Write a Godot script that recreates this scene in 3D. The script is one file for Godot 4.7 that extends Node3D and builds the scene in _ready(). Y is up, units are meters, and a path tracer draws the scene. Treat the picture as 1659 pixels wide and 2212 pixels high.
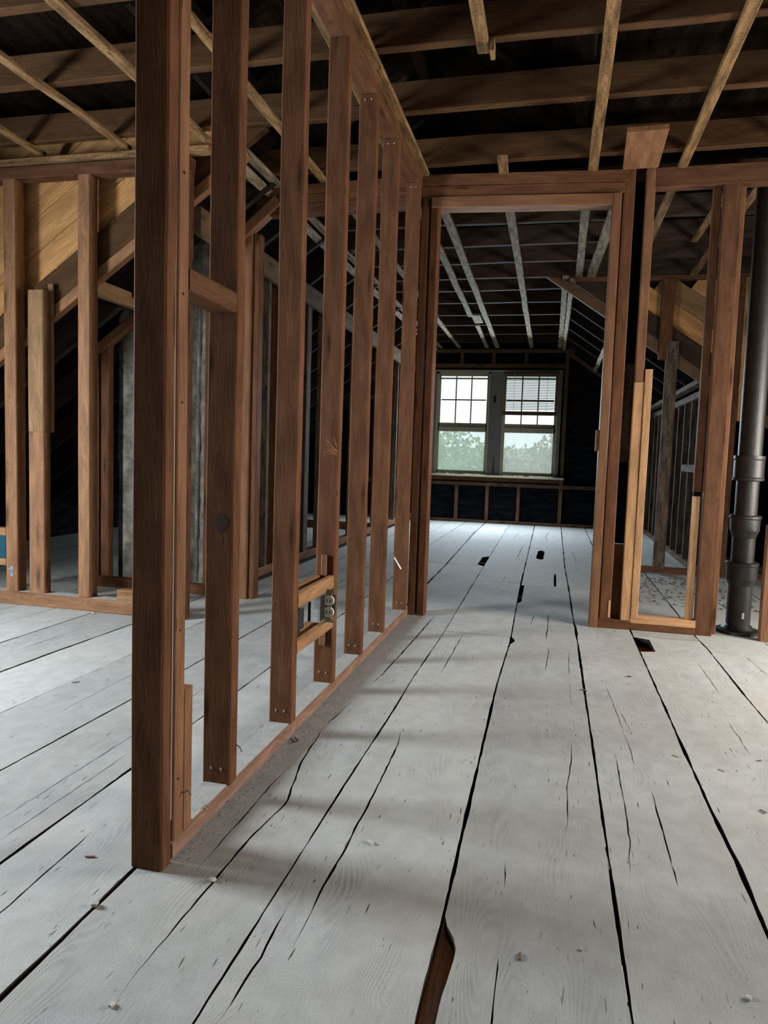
extends Node3D
# Attic under renovation: bare stud walls, ceiling joists with furring strips, wide dusty floor planks.
# World: metres, y up, floor top at y = 0, the view runs roughly along -z.

const CAM_H := 0.92
const RX := -0.8          # x of the ridge
const PITCH := 0.69       # rise over run of the main roof
const DEG := PI / 180.0

var rng := RandomNumberGenerator.new()
var M := {}
var used := {}
var wiggle := FastNoiseLite.new()


func _ready() -> void:
	rng.seed = 7
	wiggle.seed = 3
	wiggle.frequency = 1.0
	set_view_and_light()
	make_materials()
	build_floor()
	build_partition()
	build_door_wall()
	build_left_wall()
	build_right_cheek()
	build_far_wall()
	build_knee_walls()
	build_outer_walls()
	build_ceiling()
	build_roof()
	build_windows()
	build_chimney()
	build_pipe()
	build_outlet()
	build_small_things()
	build_outside()


# ---------------------------------------------------------------- view, sky, light

func set_view_and_light() -> void:
	var cam := Camera3D.new()
	cam.name = "camera"
	cam.fov = rad_to_deg(2.0 * atan(1106.0 / 1534.6))
	cam.near = 0.05
	cam.far = 200.0
	var b := Basis(Vector3.UP, 0.23288759) * Basis(Vector3.RIGHT, -0.07913275) * Basis(Vector3(0, 0, 1), 0.03302068)
	cam.transform = Transform3D(b, Vector3(0, CAM_H, 0))
	add_child(cam)
	cam.current = true

	var env := Environment.new()
	var sky := Sky.new()
	var sm := ProceduralSkyMaterial.new()
	sm.sky_top_color = Color(0.80, 0.90, 0.93)
	sm.sky_horizon_color = Color(0.90, 0.965, 0.975)
	sm.ground_horizon_color = Color(0.80, 0.84, 0.84)
	sm.ground_bottom_color = Color(0.35, 0.38, 0.34)
	sm.sky_energy_multiplier = 1.32
	sm.sky_curve = 0.25
	sky.sky_material = sm
	env.background_mode = Environment.BG_SKY
	env.sky = sky
	env.background_energy_multiplier = 1.0
	env.tonemap_mode = Environment.TONE_MAPPER_LINEAR
	env.tonemap_exposure = 1.0
	env.sdfgi_enabled = true
	env.ssao_enabled = true
	env.ssil_enabled = true
	var we := WorldEnvironment.new()
	we.name = "world_environment"
	we.environment = env
	add_child(we)

	# daylight entering through the four windows
	day("left_dormer_daylight", Vector3(-3.92, 1.22, -1.4), -95.0, 21.0, Vector2(0.8, 0.95), 25.0, Color(0.93, 0.97, 1.0))
	day("right_dormer_daylight", Vector3(2.70, 1.08, -3.1), 103.0, 14.0, Vector2(1.3, 0.9), 16.0, Color(1.0, 0.97, 0.93))
	day("far_gable_daylight", Vector3(-0.86, 1.42, -9.87), 180.0, 25.0, Vector2(1.6, 1.4), 12.0, Color(0.88, 0.95, 1.0))
	day("near_gable_daylight", Vector3(0.6, 1.45, 2.1), 0.0, 20.0, Vector2(1.6, 1.3), 0.1, Color(1.0, 0.97, 0.94))


func day(called: String, at: Vector3, yaw: float, down: float, size: Vector2, energy: float, color: Color) -> void:
	var l := AreaLight3D.new()
	l.name = called
	l.area_size = size
	l.area_normalize_energy = true
	l.light_energy = energy
	l.light_color = color
	l.area_range = 25.0
	l.area_attenuation = 2.0
	l.shadow_enabled = true
	l.position = at
	l.rotation = Vector3(-down * DEG, yaw * DEG, 0.0)   # skylight falls from above
	add_child(l)


# ---------------------------------------------------------------- materials

func noise_bytes(w: int, h: int, freq: float, oct: int, sd: int, W: int, H: int) -> PackedByteArray:
	var n := FastNoiseLite.new()
	n.noise_type = FastNoiseLite.TYPE_SIMPLEX_SMOOTH
	n.seed = sd
	n.frequency = freq
	n.fractal_octaves = oct
	var im: Image = n.get_seamless_image(w, h, false, false, 0.15, true)
	im.convert(Image.FORMAT_L8)
	if w != W or h != H:
		im.resize(W, H, Image.INTERPOLATE_CUBIC)
	return im.get_data()


func tex(W: int, H: int, data: PackedByteArray, fmt: int) -> ImageTexture:
	var im := Image.create_from_data(W, H, false, fmt, data)
	return ImageTexture.create_from_image(im)


# wood: colour as a multiplier near white, and a height picture
func wood_textures(W: int, H: int, sd: int, rings: float, warp: float, knots: int, streak: float, stain: float, saw: float) -> Array:
	var low := noise_bytes(64, 64, 0.03, 2, sd, W, H)
	var fine := noise_bytes(W, 32, 0.22, 3, sd + 1, W, H)
	var blot := noise_bytes(128, 128, 0.025, 4, sd + 2, W, H)
	var cross := noise_bytes(16, H / 4, 0.35, 2, sd + 3, W, H)
	var r := RandomNumberGenerator.new()
	r.seed = sd
	var kx := PackedFloat32Array()
	var ky := PackedFloat32Array()
	var kr := PackedFloat32Array()
	for i in knots:
		kx.append(r.randf_range(0.15, 0.85) * W)
		ky.append(r.randf_range(0.05, 0.95) * H)
		kr.append(r.randf_range(0.025, 0.06) * W)
	var rgb := PackedByteArray()
	rgb.resize(W * H * 3)
	var hgt := PackedByteArray()
	hgt.resize(W * H)
	var sine := PackedFloat32Array()
	for i in 1024:
		sine.append(0.5 + 0.5 * sin(TAU * i / 1024.0))
	for y in H:
		for x in W:
			var i := y * W + x
			var f := low[i] / 255.0
			var g := rings * x / W + warp * f
			var dark := 0.0
			for k in knots:
				var dx := (x - kx[k])
				var dy := (y - ky[k]) * 0.4
				if absf(dx) < kr[k] * 5.0 and absf(dy) < kr[k] * 5.0:
					var q := (dx * dx + dy * dy) / (kr[k] * kr[k])
					g += 5.0 * exp(-q * 0.25)
					dark += 0.34 * exp(-q * 1.2)
			var s := sine[int(g * 1024.0) & 1023]
			var v := 1.0 - 0.085 * s - streak * (fine[i] / 255.0 - 0.5) - stain * (blot[i] / 255.0 - 0.5) - saw * (cross[i] / 255.0 - 0.5) - dark
			v = clampf(v * 0.86, 0.05, 1.0)
			var b := int(v * 255.0)
			rgb[i * 3] = b
			rgb[i * 3 + 1] = int(b * (0.985 - 0.03 * dark))
			rgb[i * 3 + 2] = int(b * (0.97 - 0.08 * dark))
			hgt[i] = clampi(int(128.0 + 30.0 * (s - 0.5) + 110.0 * (fine[i] / 255.0 - 0.5) + 120.0 * saw * (cross[i] / 255.0 - 0.5)), 0, 255)
	# pale flecks of old plaster, nail pricks and scratches
	for k in 46:
		var x0 := r.randi_range(3, W - 6)
		var y0 := r.randi_range(3, H - 40)
		var pale := r.randf() < 0.55
		var n := r.randi_range(2, 7) if r.randf() < 0.75 else r.randi_range(8, 26)
		var wd := r.randi_range(1, 4) * W / 512 + 1
		for t in n:
			for u in wd:
				if r.randf() < 0.75:
					var j := (y0 + t) * W + x0 + u - (1 if t % 3 == 0 else 0)
					for c in 3:
						rgb[j * 3 + c] = 255 if pale else int(rgb[j * 3 + c] * 0.35)
					hgt[j] = 200 if pale else 40
	return [tex(W, H, rgb, Image.FORMAT_RGB8), tex(W, H, hgt, Image.FORMAT_L8)]


func floor_textures(W: int, H: int, sd: int) -> Array:
	var low := noise_bytes(96, 64, 0.035, 2, sd, W, H)
	var fine := noise_bytes(W, 128, 0.16, 3, sd + 1, W, H)
	var blot := noise_bytes(256, 720, 0.028, 5, sd + 2, W, H)
	var mask := noise_bytes(64, 64, 0.06, 2, sd + 3, W, H)
	var grit := noise_bytes(640, 1800, 0.22, 3, sd + 4, W, H)
	var rgb := PackedByteArray()
	rgb.resize(W * H * 3)
	var hgt := PackedByteArray()
	hgt.resize(W * H)
	var sine := PackedFloat32Array()
	for i in 1024:
		sine.append(0.5 + 0.5 * sin(TAU * i / 1024.0))
	for y in H:
		for x in W:
			var i := y * W + x
			var g := 44.0 * x / W + 13.0 * low[i] / 255.0
			var s := sine[int(g * 1024.0) & 1023]
			var m := clampf(mask[i] / 255.0 * 2.6 - 1.35, 0.0, 1.0)
			var v := 0.635 - 0.040 * m * s - 0.035 * (fine[i] / 255.0 - 0.5) - 0.055 * (blot[i] / 255.0 - 0.5) - 0.07 * (grit[i] / 255.0 - 0.5)
			var b := clampf(v, 0.02, 1.0) * 255.0
			var warm := 3.0 * (low[i] / 255.0 - 0.4)
			rgb[i * 3] = int(b + warm)
			rgb[i * 3 + 1] = int(b)
			rgb[i * 3 + 2] = int(b - 1.2 * warm - 2.0)
			hgt[i] = clampi(int(140.0 - 70.0 * m * s - 40.0 * (fine[i] / 255.0 - 0.5) + 70.0 * (grit[i] / 255.0 - 0.5)), 0, 255)
	# short nicks, tool marks and specks of wear along the grain
	var r := RandomNumberGenerator.new()
	r.seed = sd
	for k in 420:
		var x0 := r.randi_range(4, W - 5)
		var y0 := r.randi_range(4, H - 80)
		var n := r.randi_range(4, 30) if r.randf() < 0.45 else r.randi_range(2, 6)
		var wd := r.randi_range(1, 3)
		var deep := r.randf_range(0.12, 0.75) * r.randf_range(0.5, 1.0)
		var drift := r.randf_range(-0.25, 0.25)
		for t in n:
			var a := sin(PI * (t + 0.5) / n)
			for u in wd:
				var px := clampi(int(x0 + drift * t) + u, 0, W - 1)
				var j := (y0 + t) * W + px
				for c in 3:
					rgb[j * 3 + c] = int(rgb[j * 3 + c] * (1.0 - deep * a))
				hgt[j] = int(hgt[j] * (1.0 - 0.8 * a))
	# longer torn fibres, lens shaped
	for k in 75:
		var x0 := r.randi_range(10, W - 12)
		var y0 := r.randi_range(6, H - 80)
		var n := r.randi_range(12, 44)
		var wd := r.randf_range(1.5, 5.0)
		var drift := r.randf_range(-0.18, 0.18)
		var deep := r.randf_range(0.3, 0.85)
		for t in n:
			var a := sin(PI * (t + 0.5) / n)
			var w2 := int(ceilf(wd * a))
			for u in w2:
				var j := (y0 + t) * W + clampi(int(x0 + drift * t) + u - w2 / 2, 0, W - 1)
				var f := 1.0 - deep * (1.0 - absf(2.0 * u / maxf(w2, 1.0) - 0.8) * 0.5)
				for c in 3:
					rgb[j * 3 + c] = int(rgb[j * 3 + c] * f)
				hgt[j] = int(hgt[j] * 0.35)
	return [tex(W, H, rgb, Image.FORMAT_RGB8), tex(W, H, hgt, Image.FORMAT_L8)]


func mat(called: String, color: Color, rough: float, t: Array = [], scale := Vector2(1, 1), bump := 0.0) -> StandardMaterial3D:
	var m := StandardMaterial3D.new()
	m.resource_name = called
	m.albedo_color = color
	m.roughness = rough
	m.metallic_specular = 0.22
	if t.size():
		m.albedo_texture = t[0]
		m.uv1_scale = Vector3(1.0 / scale.x, 1.0 / scale.y, 1.0)
		if bump > 0.0:
			m.heightmap_enabled = true
			m.heightmap_texture = t[1]
			m.heightmap_scale = bump
	M[called] = m
	return m


func lin(r: float, g: float, b: float) -> Color:
	return Color(r, g, b).linear_to_srgb()


func make_materials() -> void:
	var old := wood_textures(512, 1024, 11, 26.0, 5.0, 2, 0.24, 0.28, 0.04)
	var fir := wood_textures(512, 1024, 23, 20.0, 6.0, 3, 0.20, 0.24, 0.05)
	var sawn := wood_textures(256, 1024, 37, 8.0, 4.0, 2, 0.30, 0.55, 0.35)
	var fl := floor_textures(1024, 2048, 51)
	var pl := wood_textures(512, 512, 71, 0.0, 3.0, 0, 0.12, 0.5, 0.15)
	mat("stain", lin(0.172, 0.080, 0.043), 0.6, old, Vector2(0.22, 1.1), 0.05)
	mat("stain_deep", lin(0.155, 0.072, 0.038), 0.6, old, Vector2(0.2, 0.9), 0.05)
	mat("stain_pale", lin(0.26, 0.135, 0.076), 0.6, old, Vector2(0.26, 1.3), 0.05)
	mat("fir", lin(0.33, 0.172, 0.090), 0.65, fir, Vector2(0.24, 1.2), 0.05)
	mat("fir_red", lin(0.15, 0.073, 0.041), 0.65, fir, Vector2(0.2, 1.0), 0.05)
	mat("sill_pink", lin(0.33, 0.20, 0.15), 0.75, fir, Vector2(0.2, 0.9), 0.06)
	mat("new_wood", lin(0.42, 0.235, 0.115), 0.6, fir, Vector2(0.3, 1.5), 0.03)
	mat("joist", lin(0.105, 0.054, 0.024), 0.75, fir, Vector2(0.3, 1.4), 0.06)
	mat("furring", lin(0.27, 0.165, 0.078), 0.8, sawn, Vector2(0.12, 0.8), 0.12)
	mat("furring_grey", lin(0.29, 0.24, 0.165), 0.8, sawn, Vector2(0.12, 0.7), 0.12)
	mat("sheathing", lin(0.66, 0.36, 0.145), 0.7, fir, Vector2(0.35, 1.6), 0.04)
	mat("sheathing_dull", lin(0.34, 0.205, 0.105), 0.75, fir, Vector2(0.35, 1.4), 0.04)
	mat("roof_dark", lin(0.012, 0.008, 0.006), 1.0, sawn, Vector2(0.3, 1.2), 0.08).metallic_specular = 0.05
	mat("board_black", lin(0.012, 0.0135, 0.018), 1.0, sawn, Vector2(0.3, 1.1), 0.06).metallic_specular = 0.08
	mat("grey_frame", lin(0.13, 0.10, 0.075), 0.8, sawn, Vector2(0.2, 0.9), 0.08)
	mat("new_stud", lin(0.60, 0.345, 0.175), 0.6, fir, Vector2(0.3, 1.5), 0.03)
	mat("knot", lin(0.062, 0.030, 0.018), 0.6, old, Vector2(0.05, 0.08), 0.03)
	mat("knee_frame", lin(0.17, 0.105, 0.06), 0.75, fir, Vector2(0.25, 1.0), 0.05)
	for k in ["stain", "stain_deep", "stain_pale", "fir_red"]:
		M[k].metallic_specular = 0.12
	for k in 3:
		var s: float = [1.0, 0.955, 1.04][k]
		var m := mat("floor_%d" % k, Color(s, s, s * 0.995), 0.8, fl, Vector2(0.62, 1.9), 0.10)
		m.metallic_specular = 0.3
	mat("plank_edge", lin(0.055, 0.038, 0.028), 0.9, old, Vector2(0.3, 1.0), 0.05)
	mat("dust", Color(0.98, 0.98, 0.98), 0.95, fl, Vector2(0.4, 1.1), 0.05)
	mat("subfloor", lin(0.97, 0.48, 0.20), 0.5, old, Vector2(0.3, 1.2), 0.03)
	mat("putty", lin(0.24, 0.19, 0.14), 0.8)
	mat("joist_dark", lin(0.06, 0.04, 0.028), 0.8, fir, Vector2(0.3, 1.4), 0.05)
	mat("rafter_dark", lin(0.03, 0.023, 0.019), 0.85, fir, Vector2(0.3, 1.4), 0.05)
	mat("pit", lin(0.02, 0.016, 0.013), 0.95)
	mat("plaster", lin(0.30, 0.285, 0.24), 0.92, pl, Vector2(0.5, 0.5), 0.35)
	mat("iron", lin(0.018, 0.0155, 0.013), 0.5, pl, Vector2(0.4, 0.4), 0.12)
	M.iron.metallic_specular = 0.55
	mat("iron_black", lin(0.02, 0.02, 0.02), 0.5)
	var z := mat("galvanised", lin(0.50, 0.54, 0.56), 0.4, pl, Vector2(0.2, 0.2), 0.02)
	z.metallic = 0.35
	mat("bakelite", lin(0.012, 0.011, 0.011), 0.4)
	mat("ivory", lin(0.78, 0.74, 0.62), 0.4)
	mat("nail_steel", lin(0.26, 0.24, 0.21), 0.45)
	mat("paint_cream", lin(0.36, 0.33, 0.24), 0.55)
	mat("paint_grey", lin(0.17, 0.165, 0.15), 0.6)
	mat("blind_brown", lin(0.10, 0.052, 0.034), 0.55)
	mat("cord_white", lin(0.7, 0.7, 0.68), 0.7)
	mat("box_blue", lin(0.012, 0.055, 0.085), 0.45)
	mat("chalk_blue", lin(0.20, 0.32, 0.42), 0.9)
	mat("splinter", lin(0.48, 0.25, 0.12), 0.7)
	mat("chip_pale", lin(0.52, 0.49, 0.43), 0.85)
	mat("grit", lin(0.20, 0.185, 0.16), 0.95)
	mat("chip_dark", lin(0.12, 0.095, 0.075), 0.85)
	mat("chip_wood", lin(0.17, 0.115, 0.08), 0.8)
	mat("leaf_green", lin(0.26, 0.38, 0.12), 0.8)
	mat("leaf_gold", lin(0.58, 0.58, 0.24), 0.8)
	mat("leaf_russet", lin(0.50, 0.36, 0.32), 0.8)
	mat("bark", lin(0.10, 0.08, 0.06), 0.9)
	mat("lawn", lin(0.42, 0.50, 0.24), 0.95)
	var gl := StandardMaterial3D.new()
	gl.resource_name = "pane_glass"
	gl.albedo_color = Color(1, 1, 1, 0.05)
	gl.transparency = BaseMaterial3D.TRANSPARENCY_ALPHA
	gl.roughness = 0.03
	M.glass = gl
	# rain-streaked glass: a film of drops, drawn by an alpha noise
	var W := 256
	var H := 256
	var drops := noise_bytes(W, H, 0.16, 2, 91, W, H)
	var runs := noise_bytes(W, 16, 0.12, 2, 92, W, H)
	var px := PackedByteArray()
	px.resize(W * H * 4)
	for i in W * H:
		px[i * 4] = 250
		px[i * 4 + 1] = 252
		px[i * 4 + 2] = 253
		var a := (drops[i] / 255.0 - 0.40) * 3.0 + (runs[i] / 255.0 - 0.5) * 0.5
		px[i * 4 + 3] = int(clampf(a, 0.16, 0.9) * 255.0)
	var wet := StandardMaterial3D.new()
	wet.resource_name = "wet_glass"
	wet.albedo_texture = tex(W, H, px, Image.FORMAT_RGBA8)
	wet.transparency = BaseMaterial3D.TRANSPARENCY_ALPHA
	wet.roughness = 0.3
	wet.backlight_enabled = true
	wet.backlight = Color(1, 1, 1)
	wet.uv1_scale = Vector3(1.0 / 0.20, 1.0 / 0.20, 1)
	M.wet = wet


# ---------------------------------------------------------------- building helpers

func numbered(parent: Node, called: String) -> String:
	var key := str(parent.get_instance_id()) + called
	var n: int = used.get(key, 0)
	used[key] = n + 1
	return called if n == 0 else "%s_%03d" % [called, n]


func tag(o: Node, label: String, category := "", group := "", kind := "") -> void:
	if label:
		o.set_meta("label", label)
	if category:
		o.set_meta("category", category)
	if group:
		o.set_meta("group", group)
	if kind:
		o.set_meta("kind", kind)


func root(called: String, at: Vector3, label: String, category: String, group := "", kind := "") -> Node3D:
	var o := Node3D.new()
	o.name = numbered(self, called)
	o.position = at
	add_child(o)
	tag(o, label, category, group, kind)
	return o


func put(parent: Node, called: String, mesh: Mesh, at := Vector3.ZERO) -> MeshInstance3D:
	var o := MeshInstance3D.new()
	o.name = numbered(parent, called)
	o.mesh = mesh
	o.position = at
	parent.add_child(o, true)
	return o


# position of a node in the world, while it is being built (roots are never turned before their parts are placed)
func origin_of(parent: Node) -> Vector3:
	var p := Vector3.ZERO
	var n := parent
	while n is Node3D and n != self:
		p += (n as Node3D).position
		n = n.get_parent()
	return p


func quad(st: SurfaceTool, a: Vector3, b: Vector3, c: Vector3, d: Vector3, n: Vector3, ua: Vector2, ub: Vector2, uc: Vector2, ud: Vector2) -> void:
	# a, b, c, d run counter-clockwise as seen from outside; Godot wants clockwise
	var pts := [a, d, c, a, c, b]
	var uvs := [ua, ud, uc, ua, uc, ub]
	for i in 6:
		st.set_normal(n)
		st.set_uv(uvs[i])
		st.add_vertex(pts[i])


# a length of timber from p0 to p1 (world points on its axis), w across `side`, d across the third axis
func bm(parent: Node, called: String, m: Material, p0: Vector3, p1: Vector3, w: float, d: float, side := Vector3.RIGHT, wob := 0.0012, ch := 0.003) -> MeshInstance3D:
	var ax := (p1 - p0)
	var L := ax.length()
	ax /= L
	var s := (side - ax * side.dot(ax)).normalized()
	var t := ax.cross(s).normalized()
	ch = minf(ch * rng.randf_range(0.6, 1.5), minf(w, d) * 0.3)
	var hw := w * 0.5
	var hd := d * 0.5
	var prof := [Vector2(hw, -hd + ch), Vector2(hw, hd - ch), Vector2(hw - ch, hd), Vector2(-hw + ch, hd), Vector2(-hw, hd - ch), Vector2(-hw, -hd + ch), Vector2(-hw + ch, -hd), Vector2(hw - ch, -hd)]
	var n := clampi(int(L / 0.35), 1, 14) if wob > 0.0 else 1
	var mid := (p0 + p1) * 0.5
	var st := SurfaceTool.new()
	st.begin(Mesh.PRIMITIVE_TRIANGLES)
	var u0 := rng.randf() * 3.0
	var v0 := rng.randf() * 5.0
	var rings := []
	for i in n + 1:
		var f := float(i) / n
		var c := p0 + ax * (L * f) - mid
		var dx := 0.0 if i == 0 or i == n else rng.randf_range(-wob, wob)
		var dz := 0.0 if i == 0 or i == n else rng.randf_range(-wob, wob)
		var k := 1.0 + (0.0 if wob <= 0.0 else rng.randf_range(-0.5, 0.5) * wob / maxf(minf(w, d), 0.01))
		var ring := []
		for q in prof:
			ring.append(c + s * (q.x * k + dx) + t * (q.y * k + dz))
		rings.append(ring)
	var per := [0.0]
	for j in 8:
		per.append(per[j] + (prof[(j + 1) % 8] - prof[j]).length())
	for j in 8:
		var e: Vector2 = prof[(j + 1) % 8] - prof[j]
		var nn := (s * e.y - t * e.x).normalized()
		for i in n:
			var fa := v0 + L * i / n
			var fb := v0 + L * (i + 1) / n
			quad(st, rings[i][j], rings[i][(j + 1) % 8], rings[i + 1][(j + 1) % 8], rings[i + 1][j], nn, Vector2(u0 + per[j], fa), Vector2(u0 + per[j + 1], fa), Vector2(u0 + per[j + 1], fb), Vector2(u0 + per[j], fb))
	for k in 2:
		var ring: Array = rings[0] if k == 0 else rings[n]
		var nn := -ax if k == 0 else ax
		for j in range(1, 7):
			var order := [0, j, j + 1] if k == 0 else [0, j + 1, j]
			for o in order:
				st.set_normal(nn)
				st.set_uv(Vector2(u0 + prof[o].x, v0 + prof[o].y))
				st.add_vertex(ring[o])
	st.set_material(m)
	return put(parent, called, st.commit(), mid - origin_of(parent))


# an upright or level timber given by its bounds; it runs along its longest side
func bx(parent: Node, called: String, m: Material, x0: float, x1: float, y0: float, y1: float, z0: float, z1: float, wob := 0.0012, ch := 0.003) -> MeshInstance3D:
	var dx := absf(x1 - x0)
	var dy := absf(y1 - y0)
	var dz := absf(z1 - z0)
	var cx := (x0 + x1) * 0.5
	var cy := (y0 + y1) * 0.5
	var cz := (z0 + z1) * 0.5
	if dy >= dx and dy >= dz:
		return bm(parent, called, m, Vector3(cx, minf(y0, y1), cz), Vector3(cx, maxf(y0, y1), cz), dx, dz, Vector3.RIGHT, wob, ch)
	if dx >= dz:
		return bm(parent, called, m, Vector3(minf(x0, x1), cy, cz), Vector3(maxf(x0, x1), cy, cz), dy, dz, Vector3.UP, wob, ch)
	return bm(parent, called, m, Vector3(cx, cy, minf(z0, z1)), Vector3(cx, cy, maxf(z0, z1)), dx, dy, Vector3.RIGHT, wob, ch)


func lathe(parent: Node, called: String, m: Material, prof: Array, at: Vector3, segs := 40, rough := 0.0) -> MeshInstance3D:
	var st := SurfaceTool.new()
	st.begin(Mesh.PRIMITIVE_TRIANGLES)
	var len_ := 0.0
	for i in prof.size() - 1:
		var a: Vector2 = prof[i]
		var b: Vector2 = prof[i + 1]
		var l := (b - a).length()
		var nn := Vector2(b.y - a.y, a.x - b.x).normalized()
		for k in segs:
			var t0 := TAU * k / segs
			var t1 := TAU * (k + 1) / segs
			var pts := [[a, t0], [b, t1], [b, t0], [a, t0], [a, t1], [b, t1]]
			for p in pts:
				var q: Vector2 = p[0]
				var th: float = p[1]
				var rr := q.x + rough * wiggle.get_noise_3d(cos(th) * 9.0, q.y * 30.0, sin(th) * 9.0)
				st.set_normal(Vector3(nn.x * cos(th), nn.y, nn.x * sin(th)))
				st.set_uv(Vector2(th * 0.07, q.y))
				st.add_vertex(Vector3(rr * cos(th), q.y, rr * sin(th)))
		len_ += l
	st.set_material(m)
	return put(parent, called, st.commit(), at - origin_of(parent))


# a flat outline (x, y) pushed from z0 to z1
func prism(parent: Node, called: String, m: Material, pts: PackedVector2Array, depth: float, basis: Basis, at: Vector3) -> MeshInstance3D:
	var idx := Geometry2D.triangulate_polygon(pts)
	var area := 0.0
	for i in pts.size():
		area += pts[i].cross(pts[(i + 1) % pts.size()])
	var ccw := area > 0.0
	var st := SurfaceTool.new()
	st.begin(Mesh.PRIMITIVE_TRIANGLES)
	for k in 2:
		var z := depth * 0.5 if k == 0 else -depth * 0.5
		for i in range(0, idx.size(), 3):
			var t := [idx[i], idx[i + 1], idx[i + 2]]
			var tri := (pts[t[1]] - pts[t[0]]).cross(pts[t[2]] - pts[t[0]]) > 0.0
			if tri == (k == 0):
				t.reverse()
			for j in t:
				st.set_normal(basis * Vector3(0, 0, 1 if k == 0 else -1))
				st.set_uv(pts[j])
				st.add_vertex(basis * Vector3(pts[j].x, pts[j].y, z))
	for i in pts.size():
		var a := pts[i]
		var b := pts[(i + 1) % pts.size()]
		if not ccw:
			var c := a
			a = b
			b = c
		var e := (b - a).normalized()
		var n := basis * Vector3(e.y, -e.x, 0)
		var h := depth * 0.5
		quad(st, basis * Vector3(a.x, a.y, -h), basis * Vector3(b.x, b.y, -h), basis * Vector3(b.x, b.y, h), basis * Vector3(a.x, a.y, h), n, a, b, b + Vector2(0, depth), a + Vector2(0, depth))
	st.set_material(m)
	return put(parent, called, st.commit(), at - origin_of(parent))


func slab(parent: Node, called: String, m: Material, pts: PackedVector3Array, thick: Vector3) -> MeshInstance3D:
	# a four-cornered sheet with thickness along `thick`
	var c := (pts[0] + pts[1] + pts[2] + pts[3]) * 0.25
	var st := SurfaceTool.new()
	st.begin(Mesh.PRIMITIVE_TRIANGLES)
	var n := (pts[1] - pts[0]).cross(pts[2] - pts[0]).normalized()
	var p := []
	var q := []
	for v in pts:
		p.append(v - c)
		q.append(v - c + thick)
	var flip := n.dot(thick) > 0.0
	var o := [0, 1, 2, 3] if not flip else [0, 3, 2, 1]
	var nn := n if not flip else -n
	var u := Vector2(0, 0)
	var l1: float = (p[o[1]] - p[o[0]]).length()
	var l2: float = (p[o[3]] - p[o[0]]).length()
	quad(st, p[o[0]], p[o[1]], p[o[2]], p[o[3]], nn, u, Vector2(0, l1), Vector2(l2, l1), Vector2(l2, 0))
	quad(st, q[o[3]], q[o[2]], q[o[1]], q[o[0]], -nn, u, Vector2(0, l1), Vector2(l2, l1), Vector2(l2, 0))
	for i in 4:
		var a: int = o[i]
		var b: int = o[(i + 1) % 4]
		var en: Vector3 = (p[b] - p[a]).cross(nn).normalized()
		quad(st, p[b], p[a], q[a], q[b], en, u, Vector2(0.02, 0), Vector2(0.02, 1), Vector2(0, 1))
	st.set_material(m)
	return put(parent, called, st.commit(), c - origin_of(parent))


# ---------------------------------------------------------------- floor

var floor_root: Node3D
var cracks := []


func crack(half: float, pts: Array) -> void:
	# pts: [x, z] pairs, in world metres; sorted from near (large z) to far
	var p := pts.duplicate()
	p.sort_custom(func(a, b): return a[1] > b[1])
	cracks.append({"half": half, "pts": p})


func along(pts: Array, z: float) -> float:
	if z >= pts[0][1]:
		return pts[0][0]
	for i in pts.size() - 1:
		if z >= pts[i + 1][1]:
			var f: float = (z - pts[i][1]) / (pts[i + 1][1] - pts[i][1])
			return lerpf(pts[i][0], pts[i + 1][0], f)
	return pts[pts.size() - 1][0]


func joint_x(j: int, z: float) -> float:
	return along(JOINTS[j], z)


var JOINTS := [
	[[-4.9, 0.0]], [[-4.55, 0.0]], [[-4.22, 0.0]], [[-3.9, 0.0]], [[-3.58, 0.0]], [[-3.25, 0.0]], [[-2.93, 0.0]],
	[[-2.70, 0.0]], [[-2.447, 0.0]],
	[[-2.13, -2.4], [-2.126, -2.7], [-2.102, -3.3], [-2.11, -6.0]],
	[[-1.798, -2.0], [-1.793, -2.8]],
	[[-1.475, -1.6], [-1.463, -2.3], [-1.46, -5.0], [-1.44, -7.0]],
	[[-1.14, -1.2], [-1.138, -1.8], [-1.15, -5.0], [-1.24, -7.2], [-1.21, -10.4]],
	[[-0.852, 0.0], [-0.85, -4.0], [-0.87, -6.1], [-0.93, -8.8]],
	[[-0.520, -1.0], [-0.526, -1.83], [-0.524, -2.41], [-0.530, -2.85], [-0.524, -3.69], [-0.542, -5.36], [-0.579, -9.30]],
	[[-0.171, -1.35], [-0.176, -1.76], [-0.180, -2.28], [-0.185, -2.88], [-0.174, -3.6], [-0.190, -4.6], [-0.200, -5.37], [-0.231, -10.2]],
	[[0.171, -1.17], [0.168, -1.72], [0.166, -2.42], [0.163, -3.0], [0.161, -3.64], [0.152, -4.29], [0.147, -5.07], [0.132, -6.4]],
	[[0.457, -1.48], [0.461, -1.73], [0.455, -2.0], [0.454, -3.7]],
	[[0.799, -2.77], [0.796, -3.04], [0.799, -3.83], [0.788, -4.04]],
	[[1.13, 0.0]], [[1.45, 0.0]], [[1.77, 0.0]], [[2.1, 0.0]], [[2.42, 0.0]], [[2.75, 0.0]], [[3.2, 0.0]],
]
# half gap of each joint
var GAPS := [0.001, 0.002, 0.002, 0.002, 0.003, 0.002, 0.002, 0.002, 0.003, 0.005, 0.0035, 0.0035, 0.004, 0.005, 0.0028, 0.0045, 0.0045, 0.005, 0.004, 0.003, 0.003, 0.003, 0.003, 0.003, 0.003, 0.001]
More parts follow.
